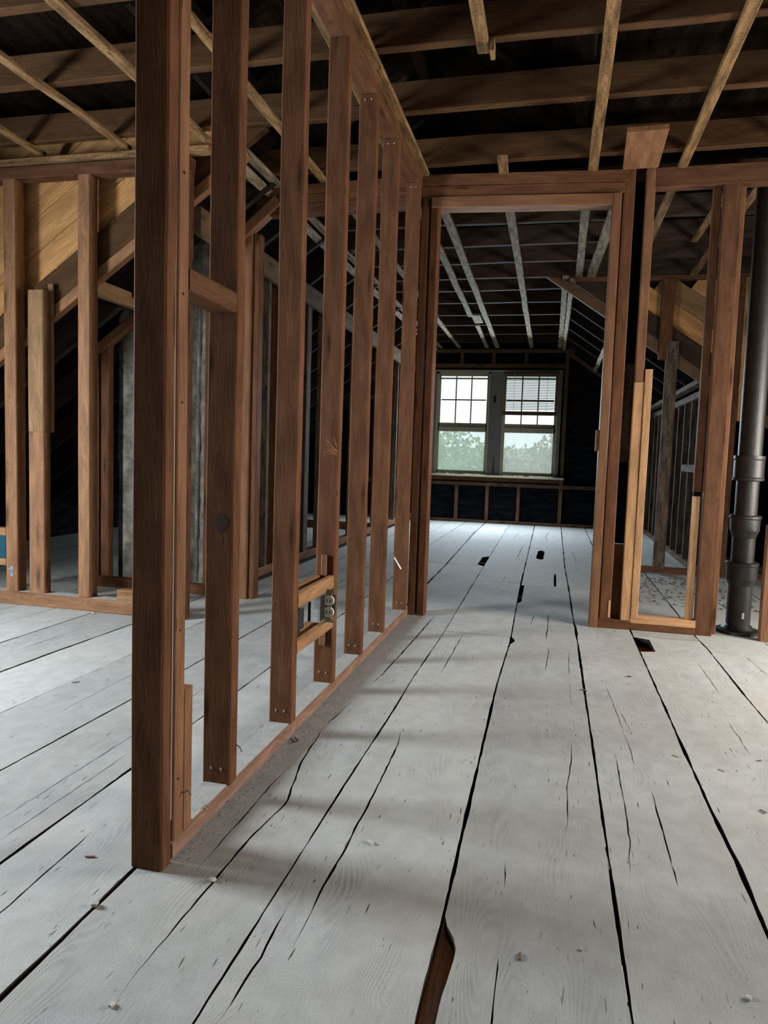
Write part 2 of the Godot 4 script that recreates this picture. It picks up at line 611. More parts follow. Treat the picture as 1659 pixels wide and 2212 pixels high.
# cross joints (z) of the planks right of each joint
var BUTTS := {
	12: [-6.1, -8.78], 13: [-6.1, -8.2], 14: [-3.70, -5.36, -9.34], 15: [-5.30, -7.6], 16: [-5.28, -8.9], 17: [-3.97], 11: [-5.1], 10: [-4.6], 9: [-5.9],
	18: [-4.4], 8: [-4.3], 6: [-2.1], 5: [-3.2],
}


func build_floor() -> void:
	floor_root = root("floor", Vector3.ZERO, "wide old floor planks grey with plaster dust, split and gapped", "floor", "", "structure")
	crack(0.0022, [[-0.661, -0.94], [-0.670, -1.05], [-0.668, -1.22], [-0.665, -1.35], [-0.660, -1.55], [-0.641, -1.70], [-0.690, -1.94], [-0.713, -2.23], [-0.690, -2.56], [-0.681, -2.62]])
	crack(0.0028, [[-0.680, -2.64], [-0.664, -2.84], [-0.653, -3.19], [-0.643, -3.62], [-0.633, -4.15]])
	crack(0.0022, [[-0.425, -1.15], [-0.430, -1.21], [-0.434, -1.36], [-0.432, -1.52], [-0.435, -1.86], [-0.438, -2.02], [-0.442, -2.15], [-0.463, -2.34]])
	crack(0.0018, [[-0.484, -0.99], [-0.480, -1.02], [-0.477, -1.15], [-0.483, -1.31]])
	crack(0.0013, [[-0.720, -1.36], [-0.719, -1.50], [-0.719, -1.77], [-0.714, -1.93]])
	crack(0.0016, [[-1.013, -1.05], [-1.015, -1.12], [-1.033, -1.45]])
	crack(0.0010, [[-1.28, -1.3], [-1.27, -2.0], [-1.275, -2.6]])
	crack(0.0010, [[-1.21, -1.3], [-1.205, -1.9]])
	crack(0.0009, [[-1.62, -2.0], [-1.63, -2.9]])
	crack(0.0012, [[-2.3, -2.6], [-2.28, -3.1]])
	# right of the main gap: wandering checks
	crack(0.0012, [[0.119, -3.60], [0.110, -3.40], [0.110, -3.25], [0.103, -3.06], [0.106, -2.86], [0.104, -2.63], [0.113, -2.52]])
	crack(0.0012, [[0.102, -2.40], [0.093, -2.16], [0.080, -2.02], [0.080, -1.84], [0.070, -1.73]])
	crack(0.0012, [[-0.063, -1.58], [-0.060, -1.50]])
	crack(0.0032, [[-0.058, -1.34], [-0.058, -1.21], [-0.057, -1.00]])
	crack(0.0014, [[0.016, -3.58], [0.016, -3.42], [0.004, -3.13]])
	crack(0.0009, [[0.25, -3.06], [0.272, -2.66], [0.277, -2.45]])
	crack(0.0009, [[0.262, -3.2], [0.275, -2.84], [0.305, -2.47]])
	crack(0.0010, [[0.281, -2.50], [0.285, -2.22]])
	crack(0.0013, [[0.233, -2.35], [0.230, -1.90], [0.226, -1.78], [0.206, -1.58]])
	crack(0.0018, [[0.313, -2.12], [0.309, -1.64], [0.295, -1.45], [0.285, -1.36]])
	crack(0.0012, [[0.70, -3.55], [0.70, -3.05]])
	crack(0.0010, [[0.66, -2.75], [0.66, -2.42]])
	crack(0.0013, [[0.87, -2.9], [0.855, -2.5], [0.84, -2.1]])
	crack(0.0012, [[0.95, -3.8], [0.98, -3.2]])
	crack(0.0015, [[-0.42, -3.75], [-0.425, -3.4], [-0.43, -2.9]])
	crack(0.0012, [[-0.33, -5.7], [-0.35, -5.2]])
	crack(0.0018, [[0.010, -4.4], [0.008, -4.0], [0.001, -3.65]])
	crack(0.0014, [[-0.075, -4.3], [-0.085, -4.0]])
	crack(0.0020, [[-0.27, -7.9], [-0.30, -7.4], [-0.29, -7.1], [-0.31, -6.6]])
	crack(0.0022, [[-0.02, -9.6], [-0.06, -8.9], [-0.05, -8.3]])
	crack(0.0016, [[-0.40, -9.0], [-0.42, -8.4]])
	crack(0.0018, [[0.22, -7.6], [0.24, -6.6]])
	crack(0.009, [[0.049, -5.95], [0.0485, -5.9], [0.048, -5.4], [0.048, -5.34]])
	crack(0.034, [[-0.088, -7.42], [-0.088, -7.2], [-0.094, -6.95], [-0.087, -6.78]])
	var zs_far := -10.4
	var zs_near := 2.3
	for j in JOINTS.size() - 1:
		var cuts: Array = [zs_near]
		cuts.append_array(BUTTS.get(j, []))
		cuts.append(zs_far)
		for k in cuts.size() - 1:
			plank(j, cuts[k] - (0.0012 if k > 0 else 0.0), cuts[k + 1] + (0.0012 if k < cuts.size() - 2 else 0.0))
	# what shows through the gaps: joists under the planks, a lower board, and the dark between
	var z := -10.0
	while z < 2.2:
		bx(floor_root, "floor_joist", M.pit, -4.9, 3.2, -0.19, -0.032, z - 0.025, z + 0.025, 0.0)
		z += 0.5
	bx(floor_root, "lower_board", M.subfloor, -0.30, -0.02, -0.055, -0.0285, -1.42, -0.55, 0.0)
	bx(floor_root, "board_seam", M.chip_pale, -0.1545, -0.1515, -0.0285, -0.0270, -1.37, -0.6, 0.0, 0.0003)
	bx(floor_root, "board_seam", M.chip_pale, -0.1645, -0.1615, -0.0285, -0.0270, -1.16, -0.6, 0.0, 0.0003)
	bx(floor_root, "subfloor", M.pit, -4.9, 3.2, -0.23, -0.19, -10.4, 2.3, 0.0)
	# a square hole by the new sill shows bricks of wood below
	bx(floor_root, "lower_board", M.subfloor, 0.40, 0.60, -0.08, -0.055, -4.0, -3.6, 0.0)


func notch(j: int, side: int, z: float) -> float:
	# how far the edge of a plank is cut back; side 0 = its left edge (joint j), 1 = its right edge (joint j + 1)
	if side == 0 and j == 15:
		if z > -1.36 and z < 0.6:
			return smoothstep(-1.36, -1.27, z) * 0.034 * (1.0 - 0.25 * smoothstep(-1.25, -1.12, z))
		if z < -4.65 and z > -5.30:
			return 0.024
		if z < -3.55 and z > -3.70:
			return 0.02 * sin(PI * (z + 3.70) / 0.15)
	if side == 0 and j == 17 and z < -3.66 and z > -3.94:
		return 0.076
	if side == 1 and j == 13 and z < -6.15 and z > -6.70:
		return 0.06
	if side == 0 and j == 16 and z < -3.85 and z > -4.1:
		return 0.008
	return 0.0


func plank(j: int, z0: float, z1: float) -> void:
	# z0 near, z1 far
	var step := 0.03
	var lo := maxf(z1, -10.4)
	var zs := PackedFloat32Array()
	var z := z0
	while z > lo + 0.001:
		zs.append(z)
		var s := 0.25 if z > -0.7 else 0.03 if z > -4.5 else 0.08
		if JOINTS[j][0][0] < -2.8 or JOINTS[j][0][0] > 1.1:
			s *= 3.0
		z -= s
	zs.append(lo)
	var mine := []
	for c in cracks:
		var zc: float = (c.pts[0][1] + c.pts[c.pts.size() - 1][1]) * 0.5
		var xc := along(c.pts, zc)
		if zc < z0 and zc > z1 and xc > joint_x(j, zc) and xc < joint_x(j + 1, zc):
			mine.append(c)
	# cracks that do not overlap in z still share a lane order by x
	mine.sort_custom(func(a, b): return along(a.pts, -2.0) < along(b.pts, -2.0))
	var cx := (joint_x(j, z0) + joint_x(j + 1, z0)) * 0.5
	var c0 := Vector3(cx, 0, (z0 + lo) * 0.5)
	var lift := rng.randf_range(-0.0012, 0.0012)
	var cup := rng.randf_range(-0.0012, 0.0012)
	var u0 := rng.randf() * 5.0
	var v0 := rng.randf() * 7.0
	var th := 0.026
	var rows := []
	for zz in zs:
		var nl := wiggle.get_noise_2d(zz * 9.0, j * 17.0) * 0.0016 + wiggle.get_noise_2d(zz * 45.0, j * 31.0) * 0.0011
		var nr := wiggle.get_noise_2d(zz * 9.0, j * 17.0 + 8.0) * 0.0016 + wiggle.get_noise_2d(zz * 45.0, j * 31.0 + 9.0) * 0.0011
		var gl: float = GAPS[j] * (0.6 + 0.8 * absf(wiggle.get_noise_2d(zz * 1.3, j * 7.0)) * 2.0)
		var gr: float = GAPS[j + 1] * (0.6 + 0.8 * absf(wiggle.get_noise_2d(zz * 1.3, (j + 1) * 7.0)) * 2.0)
		var l := joint_x(j, zz) + gl * (0.45 if notch(j, 0, zz) > 0.0 else 1.0) + nl + notch(j, 0, zz)
		var r := joint_x(j + 1, zz) - gr + nr - notch(j, 1, zz)
		var row := [l]
		var last := l
		for c in mine:
			var p: Array = c.pts
			var near: float = p[0][1]
			var far: float = p[p.size() - 1][1]
			var x := along(p, zz)
			var h := 0.0
			if zz < near and zz > far:
				var f := (near - zz) / (near - far)
				var soft := 0.06 if c.half > 0.006 else 0.25
				h = c.half * smoothstep(0.0, soft, f) * smoothstep(0.0, soft, 1.0 - f)
				if c.half < 0.006:
					h *= clampf(1.15 + 0.9 * wiggle.get_noise_2d(zz * 14.0, x * 50.0), 0.5, 1.8)
					x += 0.0035 * wiggle.get_noise_2d(zz * 11.0, x * 20.0 + 4.0)
			var a := clampf(x - h, last + 0.004, r - 0.004)
			var b := clampf(x + h, a, r - 0.002)
			row.append(a)
			row.append(b)
			last = b
		row.append(r)
		rows.append(row)
	var top := SurfaceTool.new()
	top.begin(Mesh.PRIMITIVE_TRIANGLES)
	var rim := SurfaceTool.new()
	rim.begin(Mesh.PRIMITIVE_TRIANGLES)
	var hgt := func(x: float, zz: float) -> float:
		var f := (x - cx) / 0.16
		return lift + cup * (f * f - 0.5) + 0.0008 * wiggle.get_noise_2d(x * 3.0 + 40.0, zz * 1.5)
	for i in zs.size() - 1:
		var za := zs[i]
		var zb := zs[i + 1]
		var A: Array = rows[i]
		var B: Array = rows[i + 1]
		for k in range(0, A.size(), 2):
			var a := Vector3(A[k], hgt.call(A[k], za), za) - c0
			var b := Vector3(A[k + 1], hgt.call(A[k + 1], za), za) - c0
			var c := Vector3(B[k + 1], hgt.call(B[k + 1], zb), zb) - c0
			var d := Vector3(B[k], hgt.call(B[k], zb), zb) - c0
			var q := Vector2(u0, v0)
			quad(top, a, b, c, d, Vector3.UP, q + Vector2(A[k], za), q + Vector2(A[k + 1], za), q + Vector2(B[k + 1], zb), q + Vector2(B[k], zb))
			var dn := Vector3(0, -th, 0)
			if k == 0 or A[k] - A[k - 1] > 0.0004 or B[k] - B[k - 1] > 0.0004:
				quad(rim, a, d, d + dn, a + dn, Vector3.LEFT, Vector2(0, za), Vector2(0, zb), Vector2(th, zb), Vector2(th, za))
			if k + 2 >= A.size() or A[k + 2] - A[k + 1] > 0.0004 or B[k + 2] - B[k + 1] > 0.0004:
				quad(rim, c, b, b + dn, c + dn, Vector3.RIGHT, Vector2(0, zb), Vector2(0, za), Vector2(th, za), Vector2(th, zb))
	for k in 2:
		var row: Array = rows[0] if k == 0 else rows[rows.size() - 1]
		var zz := zs[0] if k == 0 else zs[zs.size() - 1]
		var a := Vector3(row[0], hgt.call(row[0], zz), zz) - c0
		var b := Vector3(row[row.size() - 1], hgt.call(row[row.size() - 1], zz), zz) - c0
		var dn := Vector3(0, -th, 0)
		if k == 0:
			quad(rim, a, a + dn, b + dn, b, Vector3(0, 0, 1), Vector2(), Vector2(), Vector2(), Vector2())
		else:
			quad(rim, b, b + dn, a + dn, a, Vector3(0, 0, -1), Vector2(), Vector2(), Vector2(), Vector2())
	top.set_material(M["floor_%d" % rng.randi_range(0, 2)])
	rim.set_material(M.plank_edge)
	var mesh := top.commit()
	rim.commit(mesh)
	put(floor_root, "plank", mesh, c0)


# ---------------------------------------------------------------- the stud partition on the left

func nail(parent: Node, at: Vector3, dir: Vector3, length := 0.03, bent := true) -> void:
	var d := dir.normalized()
	var mid := at + d * length * 0.6
	var tip := mid + (d + Vector3(0, -1.2, 0.2)).normalized() * length * 0.5 if bent else at + d * length
	var n := bm(parent, "nail", M.nail_steel, at, mid, 0.003, 0.003, Vector3(0.3, 1, 0.2), 0.0, 0.0009)
	if bent:
		bm(n, "nail_tip", M.nail_steel, mid, tip, 0.003, 0.003, Vector3(0.3, 1, 0.2), 0.0, 0.0009)


func build_partition() -> void:
	var w := root("wall_partition", Vector3(-0.825, 0, -2.7), "open stud partition of dark reddish brown timber, nearest wall in view", "stud wall", "", "structure")
	var xl := -0.864
	var xr := -0.788
	bx(w, "sill_plate", M.sill_pink, xl, xr, 0.0, 0.043, -4.0, -1.38, 0.001, 0.006)
	bx(w, "dust_layer", M.dust, xl + 0.004, xr - 0.006, 0.0435, 0.0455, -3.97, -1.48, 0.0, 0.0005)
	var p := bx(w, "corner_post", M.stain_deep, xl, xr, 0.0, 2.408, -1.376, -1.333, 0.0012, 0.004)
	bx(p, "putty_line", M.putty, xr - 0.0005, xr + 0.0006, 0.10, 1.62, -1.373, -1.3675, 0.0015, 0.0003)
	var p2 := bx(w, "stud", M.stain_pale, xl + 0.004, xr, 0.043, 2.408, -1.427, -1.383)
	for y in [0.18, 0.52, 0.86, 1.02, 1.25, 1.5]:
		bm(p2, "nail_hole", M.pit, Vector3(xr - 0.002, y, -1.402), Vector3(xr + 0.0006, y, -1.402), 0.005, 0.007, Vector3.UP, 0.0, 0.002)
	bx(w, "cripple_stud", M.stain_pale, xl + 0.006, xr - 0.002, 0.043, 0.375, -1.469, -1.431)
	nail(p2, Vector3(xr, 0.135, -1.427), Vector3(0.7, 0.6, 0.2), 0.03)
	nail(w, Vector3(xr - 0.006, 0.05, -1.52), Vector3(0.5, 0.3, -1.0), 0.03)
	bx(w, "blocking", M.fir_red, xl + 0.002, xr + 0.001, 1.262, 1.312, -1.664, -1.428)
	var zs := [-1.664, -2.112, -2.545, -2.954, -3.375, -3.92]
	var ms := ["stain_deep", "stain", "stain", "stain_deep", "stain", "stain"]
	for k in zs.size():
		var far: float = zs[k] - [0.046, 0.047, 0.050, 0.053, 0.050, 0.05][k]
		var lean := [0.051, 0.0, 0.0, 0.0, 0.0, 0.0][k] as float
		var s: MeshInstance3D
		if k == 0:
			s = bx(w, "stud", M[ms[k]], -0.915, -0.838, 0.043, 2.408, far, zs[k], 0.0015, 0.004)
			s.position.x += 0.05
		else:
			s = bx(w, "stud", M[ms[k]], xl + rng.randf_range(-0.002, 0.002), xr + rng.randf_range(-0.001, 0.002), 0.043, 2.408, far, zs[k], 0.0015, 0.004)
		if lean > 0.0:
			nail(s, Vector3(xr, 0.14, far + 0.008), Vector3(0.5, -0.2, 0.1), 0.025)
		for h in 2:
			lathe(s, "nail_head", M.nail_steel, [Vector2(0.0001, 0.002), Vector2(0.004, 0.0015), Vector2(0.0045, 0.0)], Vector3(xl + 0.025 + 0.028 * h, 0.085, zs[k] + 0.0003), 8).rotation.x = PI / 2
			if k >= 3:
				lathe(s, "nail_head", M.nail_steel, [Vector2(0.0001, 0.002), Vector2(0.004, 0.0015), Vector2(0.0045, 0.0)], Vector3(xl + 0.025 + 0.028 * h, 2.387, zs[k] + 0.0003), 8).rotation.x = PI / 2
		if k == 0:
			# the big dark knot on the second stud
			var ell := PackedVector2Array()
			for q in 22:
				var t := TAU * q / 22.0
				ell.append(Vector2(0.0175 * cos(t), 0.024 * sin(t)) * (1.0 + 0.10 * sin(3.0 * t + 1.0)))
			prism(s, "knot", M.knot, ell, 0.0016, Basis(), Vector3(-0.821, 0.735, zs[k]))
		if k == 2:
			# torn fibres on the edge of the fourth stud
			for q in 9:
				var a := Vector3(xr - 0.008 * rng.randf(), 0.915 + 0.03 * rng.randf(), zs[k] + 0.001)
				bm(s, "splinter", M.splinter, a, a + Vector3(rng.randf_range(-0.06, -0.005), rng.randf_range(-0.02, 0.075), rng.randf_range(0.004, 0.02)), 0.0012, 0.0012, Vector3(0, 0.2, 1), 0.0006, 0.0003)
	bm(w, "peeled_sliver", M.ivory, Vector3(-0.860, 0.345, -3.918), Vector3(-0.818, 0.280, -3.917), 0.008, 0.004, Vector3(0.5, 0.4, 0), 0.001)
	# boards of the inner corner by the doorway
	bx(w, "corner_board", M.stain_deep, -0.862, -0.80, 0.043, 2.40, -3.985, -3.972)
	# rails that carry the outlet box, two deep
	for y in [[0.413, 0.463], [0.260, 0.302]]:
		bx(w, "outlet_rail", M.new_wood, -0.812, -0.789, y[0], y[1], -2.545, -2.160, 0.0008)
		bx(w, "outlet_rail", M.new_wood, -0.864, -0.841, y[0], y[1], -2.545, -2.160, 0.0008)
	bx(w, "cleat", M.stain_pale, -0.838, -0.817, 0.463, 0.540, -2.545, -2.528, 0.0)
	bx(w, "cleat", M.stain_pale, -0.838, -0.817, 0.195, 0.262, -2.545, -2.528, 0.0)
	bx(w, "top_plate", M.fir_red, xl + 0.001, xr - 0.002, 2.41, 2.474, -4.0, 0.4, 0.002, 0.004)


# ---------------------------------------------------------------- the wall with the doorway

func zw(x: float) -> float:
	if x < -0.8:
		return -4.055
	return -4.015 - 0.09 * clampf((x + 0.8) / 1.1, 0.0, 1.0)


func vb(parent: Node, called: String, m: Material, x0: float, x1: float, y0: float, y1: float, out := 0.0, deep := 0.075) -> MeshInstance3D:
	var z := zw((x0 + x1) * 0.5) + out
	return bx(parent, called, m, x0, x1, y0, y1, z - deep, z)


func hb(parent: Node, called: String, m: Material, x0: float, x1: float, y0: float, y1: float, out := 0.0, deep := 0.075, wob := 0.0012) -> MeshInstance3D:
	var c := (y0 + y1) * 0.5
	return bm(parent, called, m, Vector3(x0, c, zw(x0) + out - deep * 0.5), Vector3(x1, c, zw(x1) + out - deep * 0.5), y1 - y0, deep, Vector3.UP, wob)


func build_door_wall() -> void:
	var w := root("wall_doorway", Vector3(-0.25, 0, -4.06), "reddish brown stud wall with a tall cased doorway to the far room", "stud wall", "", "structure")
	# left of the doorway
	vb(w, "stud", M.stain, -0.795, -0.752, 0.0, 2.36)
	vb(w, "stud", M.stain_deep, -0.748, -0.742, 0.03, 2.36, -0.004)
	vb(w, "door_jamb", M.stain, -0.741, -0.697, 0.0, 2.34, 0.006, 0.10)
	# header over the doorway, in three layers, running on to the left
	hb(w, "top_plate", M.stain, -0.80, 0.31, 2.425, 2.486)
	hb(w, "header", M.stain, -0.80, 0.29, 2.366, 2.423)
	hb(w, "door_head", M.stain_pale, -0.74, 0.228, 2.302, 2.362, 0.012, 0.10)
	# right jamb and its studs
	vb(w, "door_jamb", M.stain_pale, 0.232, 0.278, 0.0, 2.362, 0.008, 0.105)
	vb(w, "stud", M.stain, 0.284, 0.345, 0.05, 2.486, -0.004, 0.08)
	vb(w, "split_wood", M.splinter, 0.331, 0.343, 0.06, 0.155, -0.001, 0.004)
	vb(w, "jamb_block", M.fir, 0.214, 0.232, 0.985, 1.10, -0.03, 0.04)
	# boards closing the narrow bay
	var zb := -0.085
	vb(w, "backing_board", M.board_black, 0.345, 0.45, 1.47, 2.45, zb, 0.02)
	vb(w, "backing_board", M.grey_frame, 0.34, 0.45, 0.93, 1.468, zb, 0.02).set_meta("label", "grey backing board")
	vb(w, "backing_board", M.board_black, 0.34, 0.45, 0.47, 0.928, zb, 0.02)
	vb(w, "backing_board", M.stain, 0.345, 0.45, 0.05, 0.468, zb + 0.03, 0.02)
	# stud pieced out with new timber
	vb(w, "stud", M.stain_pale, 0.400, 0.447, 1.365, 2.486, -0.004, 0.075)
	vb(w, "new_stud", M.new_stud, 0.400, 0.450, 0.045, 1.362, -0.004, 0.075)
	vb(w, "new_stud", M.new_stud, 0.452, 0.490, 0.07, 1.432, 0.0, 0.075)
	# wall right of it: plates and studs
	hb(w, "sill_plate", M.stain, 0.28, 0.45, 0.0, 0.05, 0.004)
	hb(w, "sill_plate", M.stain_deep, 0.45, 0.79, 0.0, 0.034, 0.0)
	hb(w, "new_sill", M.new_stud, 0.45, 0.79, 0.035, 0.078, -0.002)
	hb(w, "top_plate", M.fir_red, 0.447, 1.25, 2.385, 2.486, -0.004)
	vb(w, "new_stud", M.new_stud, 0.742, 0.778, 0.078, 0.755, -0.03, 0.045)
	vb(w, "stud", M.stain_deep, 0.744, 0.785, 0.78, 2.39, -0.06, 0.03)
	vb(w, "stud", M.fir_red, 0.788, 0.873, 0.0, 2.39, -0.004, 0.055)
	vb(w, "stud", M.stain_pale, 0.84, 0.905, 0.0, 2.39, -0.062, 0.045)
	vb(w, "stud", M.stain_pale, 1.108, 1.18, 0.0, 0.62, 0.02, 0.05)
	# the same wall left of the partition: a second opening with a sloped corner
	hb(w, "top_plate", M.stain, -1.72, -0.80, 2.425, 2.486)
	hb(w, "header", M.stain, -1.80, -0.80, 2.375, 2.423)
	hb(w, "header", M.fir_red, -1.80, -0.80, 2.315, 2.373, 0.006)
	vb(w, "stud", M.stain_pale, -1.885, -1.83, 0.0, 2.25, 0.0, 0.07)
	vb(w, "stud", M.stain, -1.828, -1.785, 0.0, 2.22, -0.02, 0.07)
	bm(w, "corner_brace", M.stain_pale, Vector3(-1.90, 2.20, -4.06), Vector3(-1.66, 2.40, -4.06), 0.06, 0.07, Vector3.UP)


# ---------------------------------------------------------------- left cheek wall of the dormer

func build_left_wall() -> void:
	var w := root("wall_left", Vector3(-2.9, 0, -3.45), "pale orange stud wall at left with slanted roof boards behind its studs", "stud wall", "", "structure")
	bx(w, "sill_plate", M.fir, -4.2, -1.92, 0.0, 0.076, -3.495, -3.42)
	bx(w, "dust_layer", M.dust, -4.2, -1.94, 0.0765, 0.078, -3.49, -3.425, 0.0, 0.0004)
	var s1 := bx(w, "stud", M.fir, -3.024, -2.948, 0.078, 2.36, -3.495, -3.420)
	bx(w, "stud", M.fir, -2.872, -2.773, 0.078, 0.988, -3.480, -3.424)
	bx(w, "stud", M.sheathing_dull, -2.872, -2.773, 0.989, 1.765, -3.480, -3.422)
	bx(w, "stud", M.fir, -2.790, -2.755, 0.989, 1.81, -3.494, -3.482)
	bx(w, "stud", M.fir, -2.552, -2.480, 0.078, 2.36, -3.495, -3.420)
	for x in [-3.45, -3.88]:
		bx(w, "stud", M.fir, x, x + 0.05, 0.078, 2.36, -3.495, -3.42)
	for x in [-2.16, -1.95]:
		bx(w, "stud", M.fir_red, x, x + 0.046, 0.078 if x < -2.1 else 0.0, 2.36, -3.495, -3.42)
	bx(w, "top_plate", M.fir_red, -4.2, -1.9, 2.36, 2.422, -3.495, -3.415)
	bx(w, "ledger_strip", M.furring, -4.2, -1.78, 2.43, 2.458, -3.47, -3.40)
	bx(w, "sill_block", M.new_wood, -2.31, -2.10, 0.079, 0.134, -3.485, -3.425, 0.0)
	# chalk mark on the first stud: a ring with a stroke through it
	var ring := SurfaceTool.new()
	ring.begin(Mesh.PRIMITIVE_TRIANGLES)
	var rg := []
	for k in 25:
		var t := TAU * k / 24.0
		rg.append(Vector3(0.011 * cos(t), 0.030 * sin(t), 0))
	for k in 24:
		var o: Vector3 = rg[k]
		var p: Vector3 = rg[k + 1]
		quad(ring, o * 0.72, o, p, p * 0.72, Vector3(0, 0, 1), Vector2(), Vector2(), Vector2(), Vector2())
	ring.set_material(M.chalk_blue)
	var c := put(s1, "chalk_mark", ring.commit(), Vector3(-2.985, 0.192, -3.4188) - origin_of(s1))
	c.set_meta("label", "pale blue chalk ring with a stroke")
	bx(c, "chalk_stroke", M.chalk_blue, -3.016, -2.978, 0.204, 0.208, -3.4195, -3.4185, 0.0, 0.0002)
	bx(c, "chalk_stroke", M.chalk_blue, -2.987, -2.983, 0.16, 0.225, -3.4195, -3.4185, 0.0, 0.0002)
	# the main roof rafter that this wall meets, its strip, and diagonal boards above it
	var top := func(x: float) -> float: return 1.655 + PITCH * (x + 2.838)
	var a := atan(PITCH)
	var cs := cos(a)
	var dir := Vector3(cs, sin(a), 0)
	var nrm := Vector3(-sin(a), cos(a), 0)
	var x0 := -4.15
	var base := Vector3(x0, top.call(x0), 0)
	bm(w, "roof_strip", M.fir, base + nrm * -0.03 + Vector3(0, 0, -3.53), base + dir * 3.05 + nrm * -0.03 + Vector3(0, 0, -3.53), 0.056, 0.05, nrm)
	bm(w, "rafter", M.joist, base + nrm * 0.075 + Vector3(0, 0, -3.535), base + dir * 3.2 + nrm * 0.075 + Vector3(0, 0, -3.535), 0.145, 0.045, nrm)
	for k in 9:
		var off := 0.165 + 0.158 * (k + 0.5)
		var p0 := base + nrm * off
		var L := (2.73 - p0.y) / dir.y
		if k == 0:
			var q := p0 + nrm * -0.092 + Vector3(0, 0, -3.53)
			for n in 7:
				bm(w, "bird_block", M.joist, q + dir * (0.45 * n), q + dir * (0.45 * n + 0.44), 0.022, 0.03, nrm)
		bm(w, "wall_board", M.sheathing, p0 + Vector3(0, 0, -3.556), p0 + dir * L + Vector3(0, 0, -3.556), 0.155, 0.022, nrm, 0.0008, 0.002)
		prism(w, "outer_skin", M.board_black, PackedVector2Array([Vector2(-4.2, top.call(-4.2) + 0.1), Vector2(-1.36, top.call(-1.36) + 0.1), Vector2(-1.36, 2.76), Vector2(-4.2, 2.76)]), 0.012, Basis(), Vector3(0, 0, -3.577))
	# framing in front of the chimney, further back
	bx(w, "rear_stud", M.stain_deep, -3.00, -2.965, 0.0, 1.55, -4.24, -4.19)
	bx(w, "rear_stud", M.stain, -2.945, -2.887, 0.0, 1.60, -4.24, -4.18)
	bx(w, "rear_sill", M.stain, -2.90, -1.92, 0.0, 0.065, -4.13, -4.07)
	bx(w, "rear_stud", M.stain_pale, -2.14, -2.10, 0.065, 2.0, -4.13, -4.08)
	bm(w, "rear_brace", M.stain, Vector3(-3.05, 1.50, -4.2), Vector3(-2.45, 1.93, -4.2), 0.06, 0.06, Vector3.UP)


# ---------------------------------------------------------------- right cheek wall, further away

func build_right_cheek() -> void:
	var w := root("wall_right", Vector3(1.2, 0, -6.45), "dim wall beyond the pipe, slanted boards above a sloping rafter", "board wall", "", "structure")
	var z := -6.45
	var a := atan(PITCH)
	var dir := Vector3(cos(a), -sin(a), 0)
	var nrm := Vector3(sin(a), cos(a), 0)
	var base := Vector3(-0.15, 2.452 + 0.234 * PITCH, z)
	bm(w, "rafter", M.joist_dark, base + nrm * 0.08 + Vector3(0, 0, -0.02), base + dir * 4.0 + nrm * 0.08 + Vector3(0, 0, -0.02), 0.15, 0.045, nrm)
	bm(w, "roof_strip", M.knee_frame, base + nrm * -0.045, base + dir * 4.0 + nrm * -0.045, 0.085, 0.05, nrm)
	for k in 6:
		var off := 0.16 + 0.165 * (k + 0.5)
		var p1 := base + dir * 3.9 + nrm * off + Vector3(0, 0, -0.03)
		var L := (2.46 - p1.y) / dir.y
		if L < -0.2:
			bm(w, "wall_board", M.sheathing_dull if k % 2 else M.sheathing, p1, p1 + dir * L, 0.162, 0.022, nrm, 0.0008, 0.002)
	prism(w, "outer_skin", M.board_black, PackedVector2Array([Vector2(-0.2, 2.72), Vector2(2.95, 0.62), Vector2(2.95, 2.76), Vector2(-0.2, 2.76)]), 0.012, Basis(), Vector3(0, 0, z - 0.055))
	bx(w, "top_plate", M.stain, 0.05, 2.9, 2.46, 2.50, z - 0.06, z + 0.02)
	bx(w, "stud", M.stain_deep, 0.80, 0.90, 1.8, 2.46, z, z + 0.045)
	bx(w, "stud", M.grey_frame, 0.86, 0.955, 0.04, 1.95, z + 0.005, z + 0.05)
	bx(w, "stud", M.fir_red, 1.335, 1.435, 0.0, 2.46, z + 0.005, z + 0.05)
	bx(w, "corner_strip", M.sheathing, 1.436, 1.465, 1.30, 2.46, z, z + 0.04)
	bx(w, "stud", M.stain_pale, 1.80, 1.85, 0.0, 2.46, z, z + 0.05)
	bx(w, "sill_plate", M.stain, 0.66, 2.9, 0.0, 0.045, z - 0.03, z + 0.05)


# ---------------------------------------------------------------- far gable wall

